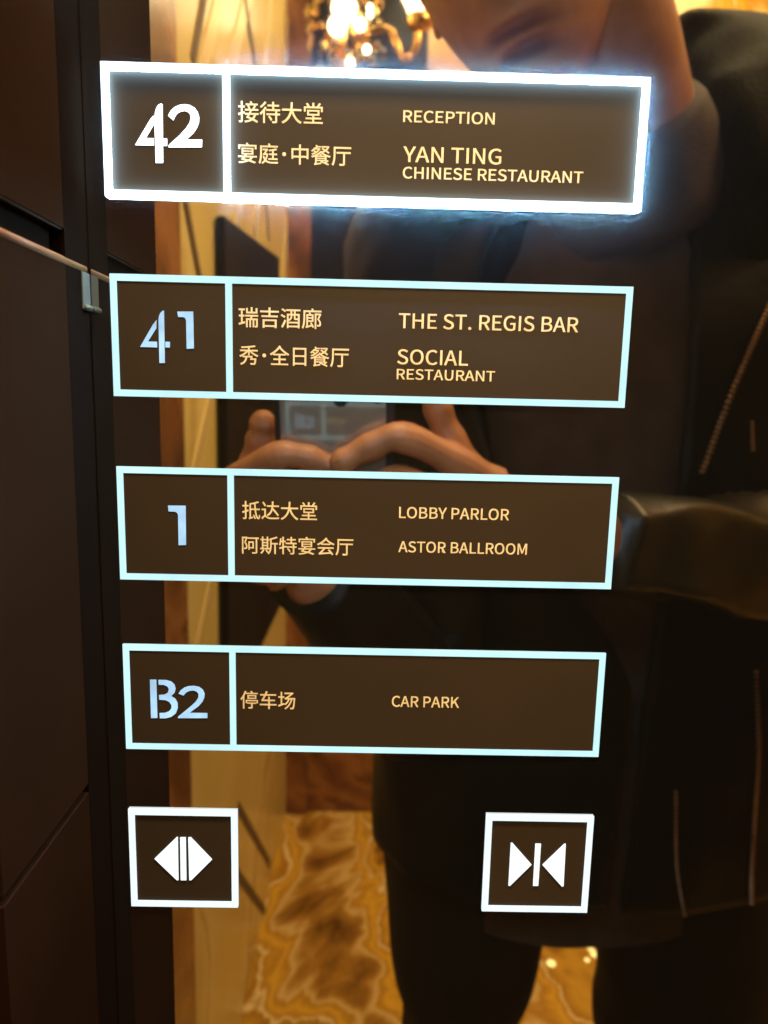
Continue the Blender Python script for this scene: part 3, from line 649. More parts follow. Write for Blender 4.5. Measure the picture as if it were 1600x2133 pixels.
v, f = lathe_vf((cc.x, cc.y, cc.z - 0.03), [(0.012, -0.01), (0.03, 0.0), (0.034, 0.02), (0.02, 0.028)], 20)
mesh_obj('cup', v, f, GOLD, sc_, smooth=True)

# ------------------------------------------------------------------ control panel
PL = thing('elevator_panel', (0.13, 0.0, Z0 - 0.16), 'tall black mirror-glass elevator control panel with glowing framed floor buttons', 'control panel')
box('glass_plate', JX + 0.0003, 0.36, 0.0, 0.010, 0.72, 1.72, GLASS, PL)


def curve_mesh(name, polys, y_front, depth, mat, parent, offset=0.0, label=None):
    """flat outlines on the panel (x, z) -> one raised mesh reaching from the glass to y_front"""
    cu = bpy.data.curves.new(name, 'CURVE')
    cu.dimensions = '2D'
    cu.fill_mode = 'BOTH'
    cu.extrude = depth / 2
    cu.offset = offset
    for P in polys:
        s = cu.splines.new('POLY')
        s.points.add(len(P) - 1)
        for i, (x, z) in enumerate(P):
            s.points[i].co = (x * 100, z * 100, 0, 1)      # built in centimetres so that thin outlines fill cleanly
        s.use_cyclic_u = True
    cu.extrude *= 100
    cu.offset *= 100
    t = bpy.data.objects.new('outline', cu)
    COL.objects.link(t)
    me = bpy.data.meshes.new_from_object(t)
    vs = [(v.co.x / 100, y_front + depth / 2 - v.co.z / 100, v.co.y / 100) for v in me.vertices]
    fs = [tuple(p.vertices) for p in me.polygons]
    bpy.data.objects.remove(t)
    bpy.data.curves.remove(cu)
    bpy.data.meshes.remove(me)
    return mesh_obj(name, vs, fs, mat, parent, label=label)


def rect_poly(x0, x1, z0, z1):
    return [(x0, z0), (x1, z0), (x1, z1), (x0, z1)]


def lay_text(txt, A, B, top, cjk):
    """outlines of a line: A, B = photographed left and right ends of its baseline, top = photographed top of its first letter"""
    (x0, z0), (x1, z1) = on_panel(*A), on_panel(*B)
    zb = (z0 + z1) / 2
    zt = on_panel(*top)[1] - z0
    polys = []
    pen = 0.0
    mn, mx = 1e9, -1e9
    raw = []
    for ch in txt:
        if ch == ' ':
            pen += 0.22
            continue
        if ch == '\u00b7':
            c = pen + 0.26
            raw.append([(c + 0.085 * math.cos(a), 0.38 + 0.085 * math.sin(a)) for a in np.linspace(0, 2 * math.pi, 17)[:-1]])
            pen += 0.52
            continue
        adv, s = GLYPHS[ch]
        for poly in s.split(';'):
            n = [int(k) / 1000 for k in poly.split()]
            raw.append([(pen + n[i], n[i + 1]) for i in range(0, len(n), 2)])
        pen += adv / 1000
    xs = [p[0] for q in raw for p in q]
    ys = [p[1] for q in raw for p in q]
    mn, mx = min(xs), max(xs)
    if cjk:
        lo, hi = min(ys), max(ys)
    else:
        lo, hi = 0.0, 0.733
    for q in raw:
        polys.append([(x0 + (x - mn) / (mx - mn) * (x1 - x0), zb + (y - lo) / (hi - lo) * zt) for x, y in q])
    return polys


ROW_H, PITCH = 0.22995065 * W, 0.36739100 * W
TH = 0.00206
DIV = 0.2255 * W


def frame_polys(x0, x1, zt, zb, t, div=None):
    ps = [rect_poly(x0, x1, zb, zt)]
    if div is None:
        ps.append(rect_poly(x0 + t, x1 - t, zb + t, zt - t))
    else:
        ps.append(rect_poly(x0 + t, div - t / 2, zb + t, zt - t))
        ps.append(rect_poly(div + t / 2, x1 - t, zb + t, zt - t))
    return ps


def crop(k, ox, oy, pts):
    return [on_panel(ox + x / k, oy + y / k) for x, y in pts]


K1 = 1600 / 600.0
c42 = lambda p: crop(K1, 180, 100, p)
c41 = lambda p: crop(K1, 180, 560, p)
c1 = lambda p: crop(K1, 200, 960, p)
cB = lambda p: crop(K1, 200, 1320, p)
NUM = {
    '42': [c42([(388, 640), (428, 640), (425, 316), (417, 312), (405, 317), (393, 332), (384, 362), (381, 400)]),
           c42([(274, 541), (360, 396), (375, 379), (376, 428), (331, 504), (376, 504), (377, 543)]),
           c42([(429, 505), (450, 506), (450, 546), (429, 545)]),
           c42([(457, 379), (470, 353), (492, 332), (518, 320), (548, 316), (578, 321), (603, 336), (620, 359), (628, 388), (627, 415), (616, 445), (596, 475), (556, 512), (644, 512), (643, 553), (458, 553), (460, 542), (520, 488), (555, 450), (576, 418), (582, 394), (579, 372), (567, 358), (549, 352), (528, 354), (511, 363), (497, 377), (485, 404)])],
    '41': [c41([(408, 524), (438, 523), (433, 232), (424, 235), (413, 246), (406, 262), (403, 282)]),
           c41([(301, 434), (372, 310), (392, 285), (391, 330), (344, 404), (394, 405), (395, 437)]),
           c41([(441, 405), (466, 406), (466, 438), (441, 437)]),
           c41([(507, 238), (595, 238), (599, 443), (559, 445), (556, 290), (551, 275), (540, 269), (512, 268)])],
    '1': [c1([(402, 247), (500, 248), (502, 466), (461, 467), (458, 300), (452, 287), (440, 281), (405, 280)])],
    'B2': [cB([(302, 253), (337, 253), (343, 465), (308, 466)]),
           cB([(349, 254), (392, 255), (420, 263), (438, 280), (444, 303), (438, 326), (420, 344), (443, 359), (455, 382), (456, 412), (445, 440), (420, 459), (388, 467), (357, 467), (355, 438), (385, 437), (408, 428), (421, 412), (421, 393), (409, 376), (388, 366), (354, 364), (352, 338), (382, 336), (401, 325), (407, 306), (399, 291), (380, 282), (350, 281)]),
           cB([(460, 330), (472, 312), (492, 297), (516, 289), (546, 287), (575, 293), (595, 308), (605, 330), (603, 353), (593, 376), (573, 398), (522, 437), (620, 438), (620, 466), (457, 466), (459, 457), (522, 406), (555, 376), (571, 351), (571, 331), (561, 319), (545, 313), (522, 315), (503, 324), (488, 341)])],
}
TEXT = {
    '42': ([('接待大堂', (496.9, 257.0), (672.3, 258.8), (497, 212.6), 1), ('宴庭\u00b7中餐厅', (497, 341.3), (731, 345.5), (497, 299), 1)],
           [('RECEPTION', (840, 254.5), (1029.4, 260.2), (840, 230.8), 0), ('YAN TING', (840, 337.6), (1043, 343), (840, 306), 0),
            ('CHINESE RESTAURANT', (839, 372.6), (1213, 381.2), (839, 349.2), 0)]),
    '41': ([('瑞吉酒廊', (498, 683), (669.4, 684.5), (498, 640.8), 1), ('秀\u00b7全日餐厅', (499.5, 760), (726.4, 765), (499.5, 718.6), 1)],
           [('THE ST. REGIS BAR', (830.6, 684.0), (1203, 691.6), (830.6, 653.6), 0), ('SOCIAL', (827.6, 758.8), (974, 761.2), (827.6, 728.6), 0),
            ('RESTAURANT', (826.5, 789.9), (1030, 794.6), (826.5, 768.7), 0)]),
    '1': ([('抵达大堂', (505.3, 1082), (660.5, 1083), (505.3, 1044.2), 1), ('阿斯特宴会厅', (504.9, 1154), (735.5, 1156.5), (504.9, 1116.6), 1)],
          [('LOBBY PARLOR', (831.3, 1079), (1059.3, 1082.8), (831.3, 1056.2), 0), ('ASTOR BALLROOM', (830, 1149.6), (1096.4, 1154.6), (830, 1127.4), 0)]),
    'B2': ([('停车场', (501.9, 1475.4), (615, 1476.4), (501.9, 1438.8), 1)],
           [('CAR PARK', (816.3, 1471.4), (955.7, 1473.2), (816.3, 1449.4), 0)]),
}
BLABEL = {'42': 'uppermost floor button 42, its frame and number glowing brightest white', '41': 'second floor button, 41, with pale ice blue frame',
          '1': 'third floor button, 1, with pale ice blue frame', 'B2': 'lowest floor button, B2, for the car park'}
FY = -0.0003                                 # front of the brown film
for i, key in enumerate(('42', '41', '1', 'B2')):
    zt = Z0 - i * PITCH
    zb = zt - ROW_H
    hot = key == '42'
    t = 0.0018 if hot else TH
    btn = mesh_obj('floor_button', *box_vf(0.0004, W - 0.0004, FY, -0.00001, zb + 0.0004, zt - 0.0004), FILL, PL, label=BLABEL[key])
    fp = frame_polys(0, W, zt, zb, t, DIV)
    if hot:                                   # outline split so the added halo light stops short of the left wall
        fp[0] = [(0, zb), (0.034, zb), (W, zb), (W, zt), (0.034, zt), (0, zt)]
    fr = curve_mesh('light_frame', fp, -0.0019 if hot else -0.0005, 0.0018 if hot else 0.0004, LIT_HOT if hot else LIT_FRAME, btn)
    if hot:                                   # side faces made far brighter than the front, added to cast a bloom-like halo
        fr.data.materials.append(HALO_SIDE)
        fr.data.materials.append(HALO_RIM)
        wl_ = world_loc(fr)
        for p in fr.data.polygons:
            c = p.center + wl_
            if abs(p.normal.y) < 0.5:
                outer = c.x > W - 0.0002 or (c.x > 0.034 and (c.z > zt - 0.0002 or c.z < zb + 0.0002))
                p.material_index = 2 if outer else 1
    curve_mesh('floor_number', NUM[key], -0.00045, 0.0002, LIT_HOT_NUM if hot else LIT_NUM, btn)
    for lang, off in zip(('chinese_lettering', 'english_lettering'), (0.00004, 0.00005)):
        P = []
        for spec in TEXT[key][0 if lang[0] == 'c' else 1]:
            P += lay_text(*spec)
        if key == '1' and lang[0] == 'e':    # the printed flaw that joins R and B
            (xa_, za_), (xb_, zb_) = on_panel(921, 1144.5), on_panel(935, 1149.5)
            P.append(rect_poly(xa_, xb_, zb_, za_))
        heavy = []                            # weight: four hair-shifted copies, each a touch higher than the one before
        for k, (sx, sz) in enumerate(((-1, -1), (1, -1), (-1, 1), (1, 1))):
            o_ = curve_mesh(lang, [[(x + sx * off, z + sz * off) for x, z in q] for q in P], -0.00034 - 0.00001 * k, 0.0001, GOLD_TEXT, None)
            heavy.append(([v.co + o_.location for v in o_.data.vertices], [tuple(p.vertices) for p in o_.data.polygons]))
            bpy.data.objects.remove(o_)
        mesh_obj(lang, *join_vf(heavy), GOLD_TEXT, btn)

BW = 0.2324 * W
bt, bb = Z0 - 1.4688998 * W, Z0 - 1.6988107 * W
K2 = 1600 / 300.0
ICON = {'open': [crop(K2, 240, 1660, [(442, 676), (690, 436), (700, 437), (707, 914), (690, 914)]),
                 crop(K2, 240, 1660, [(726, 440), (788, 440), (795, 914), (733, 914)]),
                 crop(K2, 240, 1660, [(816, 440), (845, 440), (1080, 685), (850, 914), (828, 914)])],
        'close': [crop(K2, 980, 1660, [(446, 502), (462, 500), (675, 742), (436, 977), (420, 975)]),
                  crop(K2, 980, 1660, [(718, 511), (780, 511), (750, 977), (693, 977)]),
                  crop(K2, 980, 1660, [(1055, 512), (1030, 983), (1010, 983), (797, 745), (1040, 512)])]}
for key, x0, lab in (('open', 0.0, 'square door-open button with outward pointing white arrows'), ('close', W - BW, 'square door-close button with inward pointing white arrows')):
    btn = mesh_obj('door_button', *box_vf(x0 + 0.0004, x0 + BW - 0.0004, FY, -0.00001, bb + 0.0004, bt - 0.0004), FILL, PL, label=lab)
    curve_mesh('light_frame', frame_polys(x0, x0 + BW, bt, bb, 0.0021), -0.0008, 0.0007, LIT_SQUARE, btn)
    curve_mesh('arrow_symbol', ICON[key], -0.0006, 0.0003, LIT_ICON, btn)


# ------------------------------------------------------------------ smartphone
PO = CAM + AZ * 0.0035                        # the lens sits a hair in front of the phone's back
pc = (697 - 786.3) / F * 2 * 0.2287
UP = Vector(AY)


def ph(x, y, z):                              # phone axes: x to the user's right, y towards the phone's top, z towards the user
    return PO + AX * x + UP * y + AZ * z


def rounded(x0, x1, y0, y1, r, n=8):
    out = []
    for cx, cy, a0 in ((x1 - r, y1 - r, 0), (x0 + r, y1 - r, 90), (x0 + r, y0 + r, 180), (x1 - r, y0 + r, 270)):
        for k in range(n + 1):
            a = math.radians(a0 + 90 * k / n)
            out.append((cx + r * math.cos(a), cy + r * math.sin(a)))
    return out


def slab(name, outline, z0, z1, mat, parent, bev=0.0):
    n = len(outline)
    v = [ph(x, y, z0) for x, y in outline] + [ph(x, y, z1) for x, y in outline]
    f = [tuple(range(n)), tuple(range(2 * n - 1, n - 1, -1))] + [(i, n + i, n + (i + 1) % n, (i + 1) % n) for i in range(n)]
    o = mesh_obj(name, v, f, mat, parent)
    if bev: bevel(o, bev, 3)
    return o


CASE = pbr('black_phone_case', (0.012, 0.012, 0.013), 0.45)
BACK = pbr('grey_phone_glass', (0.28, 0.255, 0.21), 0.4, 0.0, coat=1.0)
BACK.node_tree.nodes['Principled BSDF'].inputs['Coat IOR'].default_value = 3.2
BACK.node_tree.nodes['Principled BSDF'].inputs['Coat Roughness'].default_value = 0.06
SCREEN = pbr('phone_screen', (0.02, 0.02, 0.025), 0.1, 0.0)
px0, px1 = pc - 0.0362, pc + 0.0362
py0, py1 = -0.112, 0.026
pho = thing('smartphone', tuple(ph(pc, -0.06, 0.004)), 'grey smartphone in a black bumper case held upright in both hands', 'phone')
slab('case', rounded(px0 - 0.0025, px1 + 0.0025, py0 - 0.0025, py1 + 0.0025, 0.010), 0.0009, 0.0085, CASE, pho, 0.0015)
slab('back_glass', rounded(px0 + 0.0015, px1 - 0.0035, py0, py1, 0.008), 0.0, 0.0012, BACK, pho, 0.0004)
slab('screen', rounded(px0, px1, py0, py1, 0.008), 0.0082, 0.0090, SCREEN, pho)
v, f = [], []
ring = [(0.0045 * math.cos(a), 0.0045 * math.sin(a)) for a in np.linspace(0, 2 * math.pi, 25)[:-1]]
slab('camera_ring', ring, -0.0008, 0.0004, CASE, pho)
ring = [(pc + 0.004 + 0.0052 * math.cos(a), -0.0012 + 0.0052 * math.sin(a)) for a in np.linspace(0, 2 * math.pi, 25)[:-1]]
slab('fingerprint_sensor', ring, -0.0003, 0.0004, CASE, pho)

# ------------------------------------------------------------------ person
PX, PY = 0.345, -0.57                         # where the person stands
per = thing('person', (PX, PY - 0.02, 0.0), 'person in dark zipped coat and brown sweater holding up a phone in both hands', 'person')


def skin_mat():
    m, nt, b = mat_nodes('skin')
    L = nt.links.new
    at = nt.nodes.new('ShaderNodeAttribute')
    at.attribute_name = 'pigment'
    tc = nt.nodes.new('ShaderNodeTexCoord')
    n = nt.nodes.new('ShaderNodeTexNoise')
    n.inputs['Scale'].default_value = 42
    n.inputs['Detail'].default_value = 5
    L(tc.outputs['Object'], n.inputs['Vector'])
    r = nt.nodes.new('ShaderNodeValToRGB')
    r.color_ramp.elements[0].color = (0.38, 0.15, 0.058, 1)
    r.color_ramp.elements[1].color = (0.48, 0.20, 0.085, 1)
    r.color_ramp.elements[0].position = 0.35
    r.color_ramp.elements[1].position = 0.65
    L(n.outputs['Fac'], r.inputs['Fac'])
    mx = nt.nodes.new('ShaderNodeMix')
    mx.data_type = 'RGBA'
    L(at.outputs['Fac'], mx.inputs[0])
    L(r.outputs['Color'], mx.inputs[6])
    mx.inputs[7].default_value = (0.20, 0.055, 0.045, 1)
    L(mx.outputs[2], b.inputs['Base Color'])
    b.inputs['Roughness'].default_value = 0.5
    b.inputs['Subsurface Weight'].default_value = 0.12
    b.inputs['Subsurface Radius'].default_value = (0.01, 0.004, 0.002)
    b.inputs['Subsurface Scale'].default_value = 0.4
    bp = nt.nodes.new('ShaderNodeBump')
    bp.inputs['Strength'].default_value = 0.15
    bp.inputs['Distance'].default_value = 0.001
    n2 = nt.nodes.new('ShaderNodeTexNoise')
    n2.inputs['Scale'].default_value = 350
    L(tc.outputs['Object'], n2.inputs['Vector'])
    L(n2.outputs['Fac'], bp.inputs['Height'])
    L(bp.outputs['Normal'], b.inputs['Normal'])
    return m


SKIN = skin_mat()
COAT = pbr('black_coat_nylon', (0.0042, 0.0037, 0.0028), 0.5, 0.0, 0.2, var=0.25, vscale=20, bump=0.25, bscale=45)
SLEEVE = pbr('olive_black_waxed_sleeve', (0.012, 0.0105, 0.005), 0.40, 0.0, 0.5, var=0.25, vscale=20, bump=0.2, bscale=45)
KNIT = pbr('brown_knit', (0.085, 0.058, 0.045), 0.85, 0.0, 0.2, var=0.2, vscale=25, bump=0.5, bscale=400)
TROUSER = pbr('dark_olive_trousers', (0.016, 0.013, 0.006), 0.8, 0.0, 0.2, var=0.2, vscale=15, bump=0.3, bscale=200)
FLEECE = pbr('black_fleece', (0.0045, 0.004, 0.003), 0.85, 0.0, 0.08, var=0.3, vscale=40, bump=0.6, bscale=260)
HAIR = pbr('black_hair', (0.012, 0.009, 0.008), 0.4)
SHOE = pbr('black_leather_shoe', (0.015, 0.013, 0.012), 0.35)

# --- head: a deformed sphere in its own axes (right, forward, up)
mouth = V(1083, 76, 0.555)
fwd = Vector((-0.36, 0.84, -0.30)).normalized()
upv = Vector((-0.36, 0.10, 0.92))
upv = (upv - fwd * upv.dot(fwd)).normalized()
rgt = fwd.cross(upv).normalized()
HC = mouth - fwd * 0.088 + upv * 0.066


def gauss(d2, s):
    return math.exp(-d2 / (2 * s * s))


def head_point(th, phi):
    """th from the crown, phi around from the face"""
    u = math.cos(th)
    s = math.sin(th)
    a, f_ = s * math.sin(phi), s * math.cos(phi)
    ua = u * (0.125 if u > 0 else 0.118)
    wa = 0.076 - 0.030 * max(0, -u) ** 1.6          # narrowing jaw
    fa = 0.094 if f_ > 0 else 0.098
    a *= wa
    f_ *= fa
    if u < 0 and f_ > 0:                             # flatter, fuller front of the face
        f_ += 0.016 * gauss((a / 0.05) ** 2, 1) * min(1, -u * 1.6)
    if u < -0.3 and f_ < 0:                          # undercut behind the jaw
        f_ *= 1 - 0.35 * (-u - 0.3)
    p = Vector((a, f_, ua))
    if math.cos(phi) > 0:
        x, z = a, ua
        g = lambda cx, cz, sx, sz, h: h * math.exp(-((x - cx) / sx) ** 2 - ((z - cz) / sz) ** 2)
        d = 0.0
        d += g(0, -0.028, 0.013, 0.014, 0.024) + g(0, 0.0, 0.009, 0.026, 0.013)       # nose
        d += g(0.013, -0.033, 0.008, 0.007, 0.008) + g(-0.013, -0.033, 0.008, 0.007, 0.008)
        d += g(0.032, 0.034, 0.022, 0.008, 0.007) + g(-0.032, 0.034, 0.022, 0.008, 0.007)   # brow
        d -= g(0.032, 0.014, 0.016, 0.012, 0.011) + g(-0.032, 0.014, 0.016, 0.012, 0.011)   # sockets
        d += g(0.032, 0.014, 0.012, 0.009, 0.007) + g(-0.032, 0.014, 0.012, 0.009, 0.007)   # lids
        d += g(0, -0.061, 0.022, 0.0055, 0.008) + g(0, -0.074, 0.018, 0.0060, 0.009)         # lips
        d -= g(0, -0.067, 0.027, 0.0028, 0.010)                                            # mouth line
        d -= g(0, -0.050, 0.004, 0.006, 0.002)
        d -= g(0, -0.086, 0.022, 0.006, 0.006)                                              # fold above the chin
        d += g(0, -0.103, 0.020, 0.012, 0.011)                                             # chin
        d += g(0.045, -0.012, 0.018, 0.018, 0.005) + g(-0.045, -0.012, 0.018, 0.018, 0.005)  # cheekbones
        p.y += d
    return p


NT, NP = 120, 160
hv, hp = [], []
for i in range(NT + 1):
    for k in range(NP):
        q = head_point(math.pi * (0.004 + 0.992 * i / NT), 2 * math.pi * k / NP)
        hv.append(HC + rgt * q.x + fwd * q.y + upv * q.z)
        lip = 0.0
        if q.y > 0:
            lip = max(math.exp(-(q.x / 0.024) ** 4 - ((q.z + 0.0600) / 0.0058) ** 4), math.exp(-(q.x / 0.021) ** 4 - ((q.z + 0.0750) / 0.0062) ** 4))
            lip = min(1, lip * 1.2)
        hp.append(lip)
hf = [tuple(range(NP))[::-1], tuple(NT * NP + k for k in range(NP))]
for i in range(NT):
    for k in range(NP):
        hf.append((i * NP + k, i * NP + (k + 1) % NP, (i + 1) * NP + (k + 1) % NP, (i + 1) * NP + k))
# ears
ear_parts = []
for sgn in (1, -1):
    pts = []
    for k in range(13):
        a = math.radians(-60 + 270 * k / 12)
        q = Vector((sgn * (0.078 + 0.006 * math.sin(a)), -0.014 - 0.016 * math.cos(a), 0.002 + 0.028 * math.sin(a)))
        pts.append(HC + rgt * q.x + fwd * q.y + upv * q.z)
    ear_parts.append(tube_vf(pts, [0.0035 + 0.003 * math.sin(math.pi * k / 12) for k in range(13)], 8))
    c = HC + rgt * sgn * 0.074 + fwd * -0.012 + upv * -0.002
    ear_parts.append(sphere_vf(c, (0.007, 0.016, 0.022)))

# --- body skeleton, grown with a Skin modifier
J = {}
J['pelvis'] = (Vector((PX - 0.02, PY - 0.02, 0.86)), 0.13)
J['waist'] = (Vector((PX, PY - 0.03, 1.08)), 0.115)
J['chest'] = (Vector((PX + 0.005, PY - 0.03, 1.30)), 0.125)
nb = Vector((PX - 0.005, PY + 0.03, 1.44))
J['neck_base'] = (nb, 0.062)
nt_ = HC - upv * 0.10 - fwd * 0.035
J['neck_mid'] = (nb.lerp(nt_, 0.5), 0.055)
J['neck_top'] = (nt_ + upv * 0.02, 0.055)
NK = [V(1330, 480, 0.755), V(1312, 375, 0.725), V(1272, 190, 0.685), V(1225, 40, 0.655), V(1150, -70, 0.64)]
HR = dict(sh=V(1600, 470, 0.86), el=V(1860, 1200, 0.76), wr=V(1130, 1105, 0.495))
HL = dict(sh=V(905, 480, 0.82), el=V(905, 1450, 0.68), wr=V(622, 1168, 0.505))
J['shoulder_r'], J['elbow_r'], J['wrist_r'] = (HR['sh'], 0.055), (HR['el'], 0.042), (HR['wr'], 0.026)
J['shoulder_l'], J['elbow_l'], J['wrist_l'] = (HL['sh'], 0.055), (HL['el'], 0.042), (HL['wr'], 0.026)
KR, KL = V(1412, 2300, 0.84), V(925, 2300, 0.84)
J['hip_r'], J['knee_r'], J['ankle_r'] = (Vector((PX + 0.095, PY - 0.03, 0.80)), 0.085), (Vector((KR.x, PY - 0.02, 0.46)), 0.055), (Vector((KR.x + 0.01, PY - 0.05, 0.08)), 0.038)
J['hip_l'], J['knee_l'], J['ankle_l'] = (Vector((PX - 0.145, PY - 0.03, 0.80)), 0.085), (Vector((KL.x, PY - 0.02, 0.46)), 0.05), (Vector((KL.x - 0.01, PY - 0.05, 0.08)), 0.038)
E_ = [('pelvis', 'waist'), ('waist', 'chest'), ('chest', 'neck_base'), ('neck_base', 'neck_mid'), ('neck_mid', 'neck_top'),
      ('chest', 'shoulder_r'), ('shoulder_r', 'elbow_r'), ('elbow_r', 'wrist_r'), ('chest', 'shoulder_l'), ('shoulder_l', 'elbow_l'), ('elbow_l', 'wrist_l'),
      ('pelvis', 'hip_r'), ('hip_r', 'knee_r'), ('knee_r', 'ankle_r'), ('pelvis', 'hip_l'), ('hip_l', 'knee_l'), ('knee_l', 'ankle_l')]


def skin_grow(J, E, root, levels=2):
    names = list(J)
    me = bpy.data.meshes.new('skeleton')
    me.from_pydata([tuple(J[n][0]) for n in names], [(names.index(a), names.index(b)) for a, b in E], [])
    o = bpy.data.objects.new('skeleton', me)
    COL.objects.link(o)
    o.modifiers.new('skin', 'SKIN').use_smooth_shade = True
    if not me.skin_vertices:
        bpy.context.view_layer.objects.active = o
        bpy.ops.mesh.customdata_skin_add()
    for i, n in enumerate(names):
        sv = me.skin_vertices[0].data[i]
        r = J[n][1]
        sv.radius = r if hasattr(r, '__len__') else (r, r)
        sv.use_root = (n == root)
    s = o.modifiers.new('sub', 'SUBSURF')
    s.levels = s.render_levels = levels
    bpy.context.view_layer.update()
    dg = bpy.context.evaluated_depsgraph_get()
    em = bpy.data.meshes.new_from_object(o.evaluated_get(dg))
    v = [Vector(q.co) for q in em.vertices]
    f = [tuple(p.vertices) for p in em.polygons]
    bpy.data.objects.remove(o)
    bpy.data.meshes.remove(me)
    bpy.data.meshes.remove(em)
    return v, f


FR = 0.0084


def chain(specs, r0, r1):
    pts = [V(*s) for s in specs]
    return [(p, r0 + (r1 - r0) * i / (len(pts) - 1)) for i, p in enumerate(pts)]


def finger(specs, r0, r1, bulge=0.0014):
    """one finger: knuckles a little thicker than the shafts, round tip"""
    pts = [V(*s) for s in specs]
    fine, rad = [], []
    n = 20
    m = len(pts) - 1
    sp = spline(pts, m * n + 1)
    for i, p in enumerate(sp):
        t = i / (m * n)
        seg = (i % n) / n
        r = r0 + (r1 - r0) * t + bulge * (math.cos(2 * math.pi * seg) * 0.5)
        k = i / n
        if 0.5 < k < m - 0.3:                             # creases over each knuckle
            r -= 0.0003 * max(0, math.cos((k - round(k)) * 40)) * (abs(k - round(k)) < 0.20)
        fine.append(Vector(p))
        rad.append(r)
    tip_dir = (fine[-1] - fine[-2]).normalized()
    for k in range(1, 6):                              # rounded end
        a = math.pi / 2 * k / 5.0
        fine.append(fine[m * n] + tip_dir * r1 * math.sin(a))
        rad.append(max(0.0004, r1 * math.cos(a)))
    return tube_vf(fine, rad, 14)


hand_parts = []
# right hand (right side of the mirror image)
for sp_, r0, r1 in (
        ([(1035, 1010, 0.480), (960, 968, 0.470), (842, 912, 0.4550), (772, 930, 0.4540), (712, 962, 0.4545)], 0.0118, 0.0080),
        ([(1040, 1050, 0.480), (950, 1035, 0.470), (830, 1000, 0.4600), (775, 1015, 0.4605), (735, 1030, 0.4615)], 0.0112, 0.0080),
        ([(1040, 1090, 0.482), (945, 1085, 0.472), (835, 1060, 0.4630), (785, 1070, 0.4635), (750, 1080, 0.4645)], 0.0108, 0.0076),
        ([(1040, 1125, 0.484), (945, 1130, 0.474), (855, 1115, 0.4660), (815, 1122, 0.4665), (785, 1130, 0.4670)], 0.0098, 0.0066),
        ([(1030, 1030, 0.490), (985, 985, 0.488), (938, 915, 0.482), (912, 850, 0.478), (900, 800, 0.475)], 0.0125, 0.0086)):
    hand_parts.append(finger(sp_, r0, r1))
hand_r, hand_parts = hand_parts, []
# left hand
for sp_, r0, r1 in (
        ([(470, 1060, 0.490), (488, 1005, 0.476), (580, 950, 0.4575), (645, 955, 0.4590), (705, 975, 0.4610)], 0.0112, 0.0076),
        ([(465, 1090, 0.490), (490, 1060, 0.476), (585, 1010, 0.4605), (640, 1018, 0.4610), (690, 1030, 0.4615)], 0.0110, 0.0078),
        ([(470, 1120, 0.490), (500, 1110, 0.476), (590, 1068, 0.4635), (640, 1075, 0.4640), (685, 1085, 0.4645)], 0.0105, 0.0074),
        ([(490, 1150, 0.490), (520, 1150, 0.478), (600, 1120, 0.4665), (640, 1128, 0.4670), (675, 1135, 0.4675)], 0.0096, 0.0066),
        ([(500, 1110, 0.500), (512, 1040, 0.498), (530, 965, 0.492), (542, 915, 0.486), (548, 880, 0.482)], 0.0125, 0.0086)):
    hand_parts.append(finger(sp_, r0, r1))


def palm(spec, wrist, n=10):
    pts = [V(*s) for s in spec] + [wrist]
    sp = spline(pts, 14)
    v, f = tube_vf([Vector(p) for p in sp], [0.012 + 0.016 * math.sin(math.pi * min(1, 0.12 + i / 15)) + (0.006 if i > 9 else 0) for i in range(14)], 16)
    return v, f


hand_r.append(palm([(950, 1040, 0.478), (1010, 1060, 0.482), (1070, 1085, 0.490)], HR['wr']))
hand_r.append(palm([(1000, 1100, 0.480), (1040, 1100, 0.484), (1090, 1110, 0.490)], HR['wr']))
hand_parts.append(palm([(490, 1050, 0.484), (520, 1090, 0.490), (570, 1135, 0.498)], HL['wr']))
hand_parts.append(palm([(520, 1110, 0.486), (550, 1130, 0.492), (590, 1152, 0.500)], HL['wr']))

hand_l = hand_parts
bv, bf = skin_grow(J, E_, 'pelvis')
# each piece of flesh grows together under a voxel remesh, then all of it becomes the one body mesh


def flesh(parts, voxel, iters):
    allv, allf = join_vf(parts)
    tmp = bpy.data.meshes.new('flesh')
    tmp.from_pydata([tuple(q) for q in allv], [], allf)
    to = bpy.data.objects.new('flesh', tmp)
    COL.objects.link(to)
    rm = to.modifiers.new('remesh', 'REMESH')
    rm.mode = 'VOXEL'
    rm.voxel_size = voxel
    sm = to.modifiers.new('smooth', 'SMOOTH')
    sm.iterations = iters
    sm.factor = 0.5
    bpy.context.view_layer.update()
    em = bpy.data.meshes.new_from_object(to.evaluated_get(bpy.context.evaluated_depsgraph_get()))
    v = [Vector(q.co) for q in em.vertices]
    f = [tuple(p.vertices) for p in em.polygons]
    bpy.data.objects.remove(to)
    bpy.data.meshes.remove(tmp)
    bpy.data.meshes.remove(em)
    return v, f


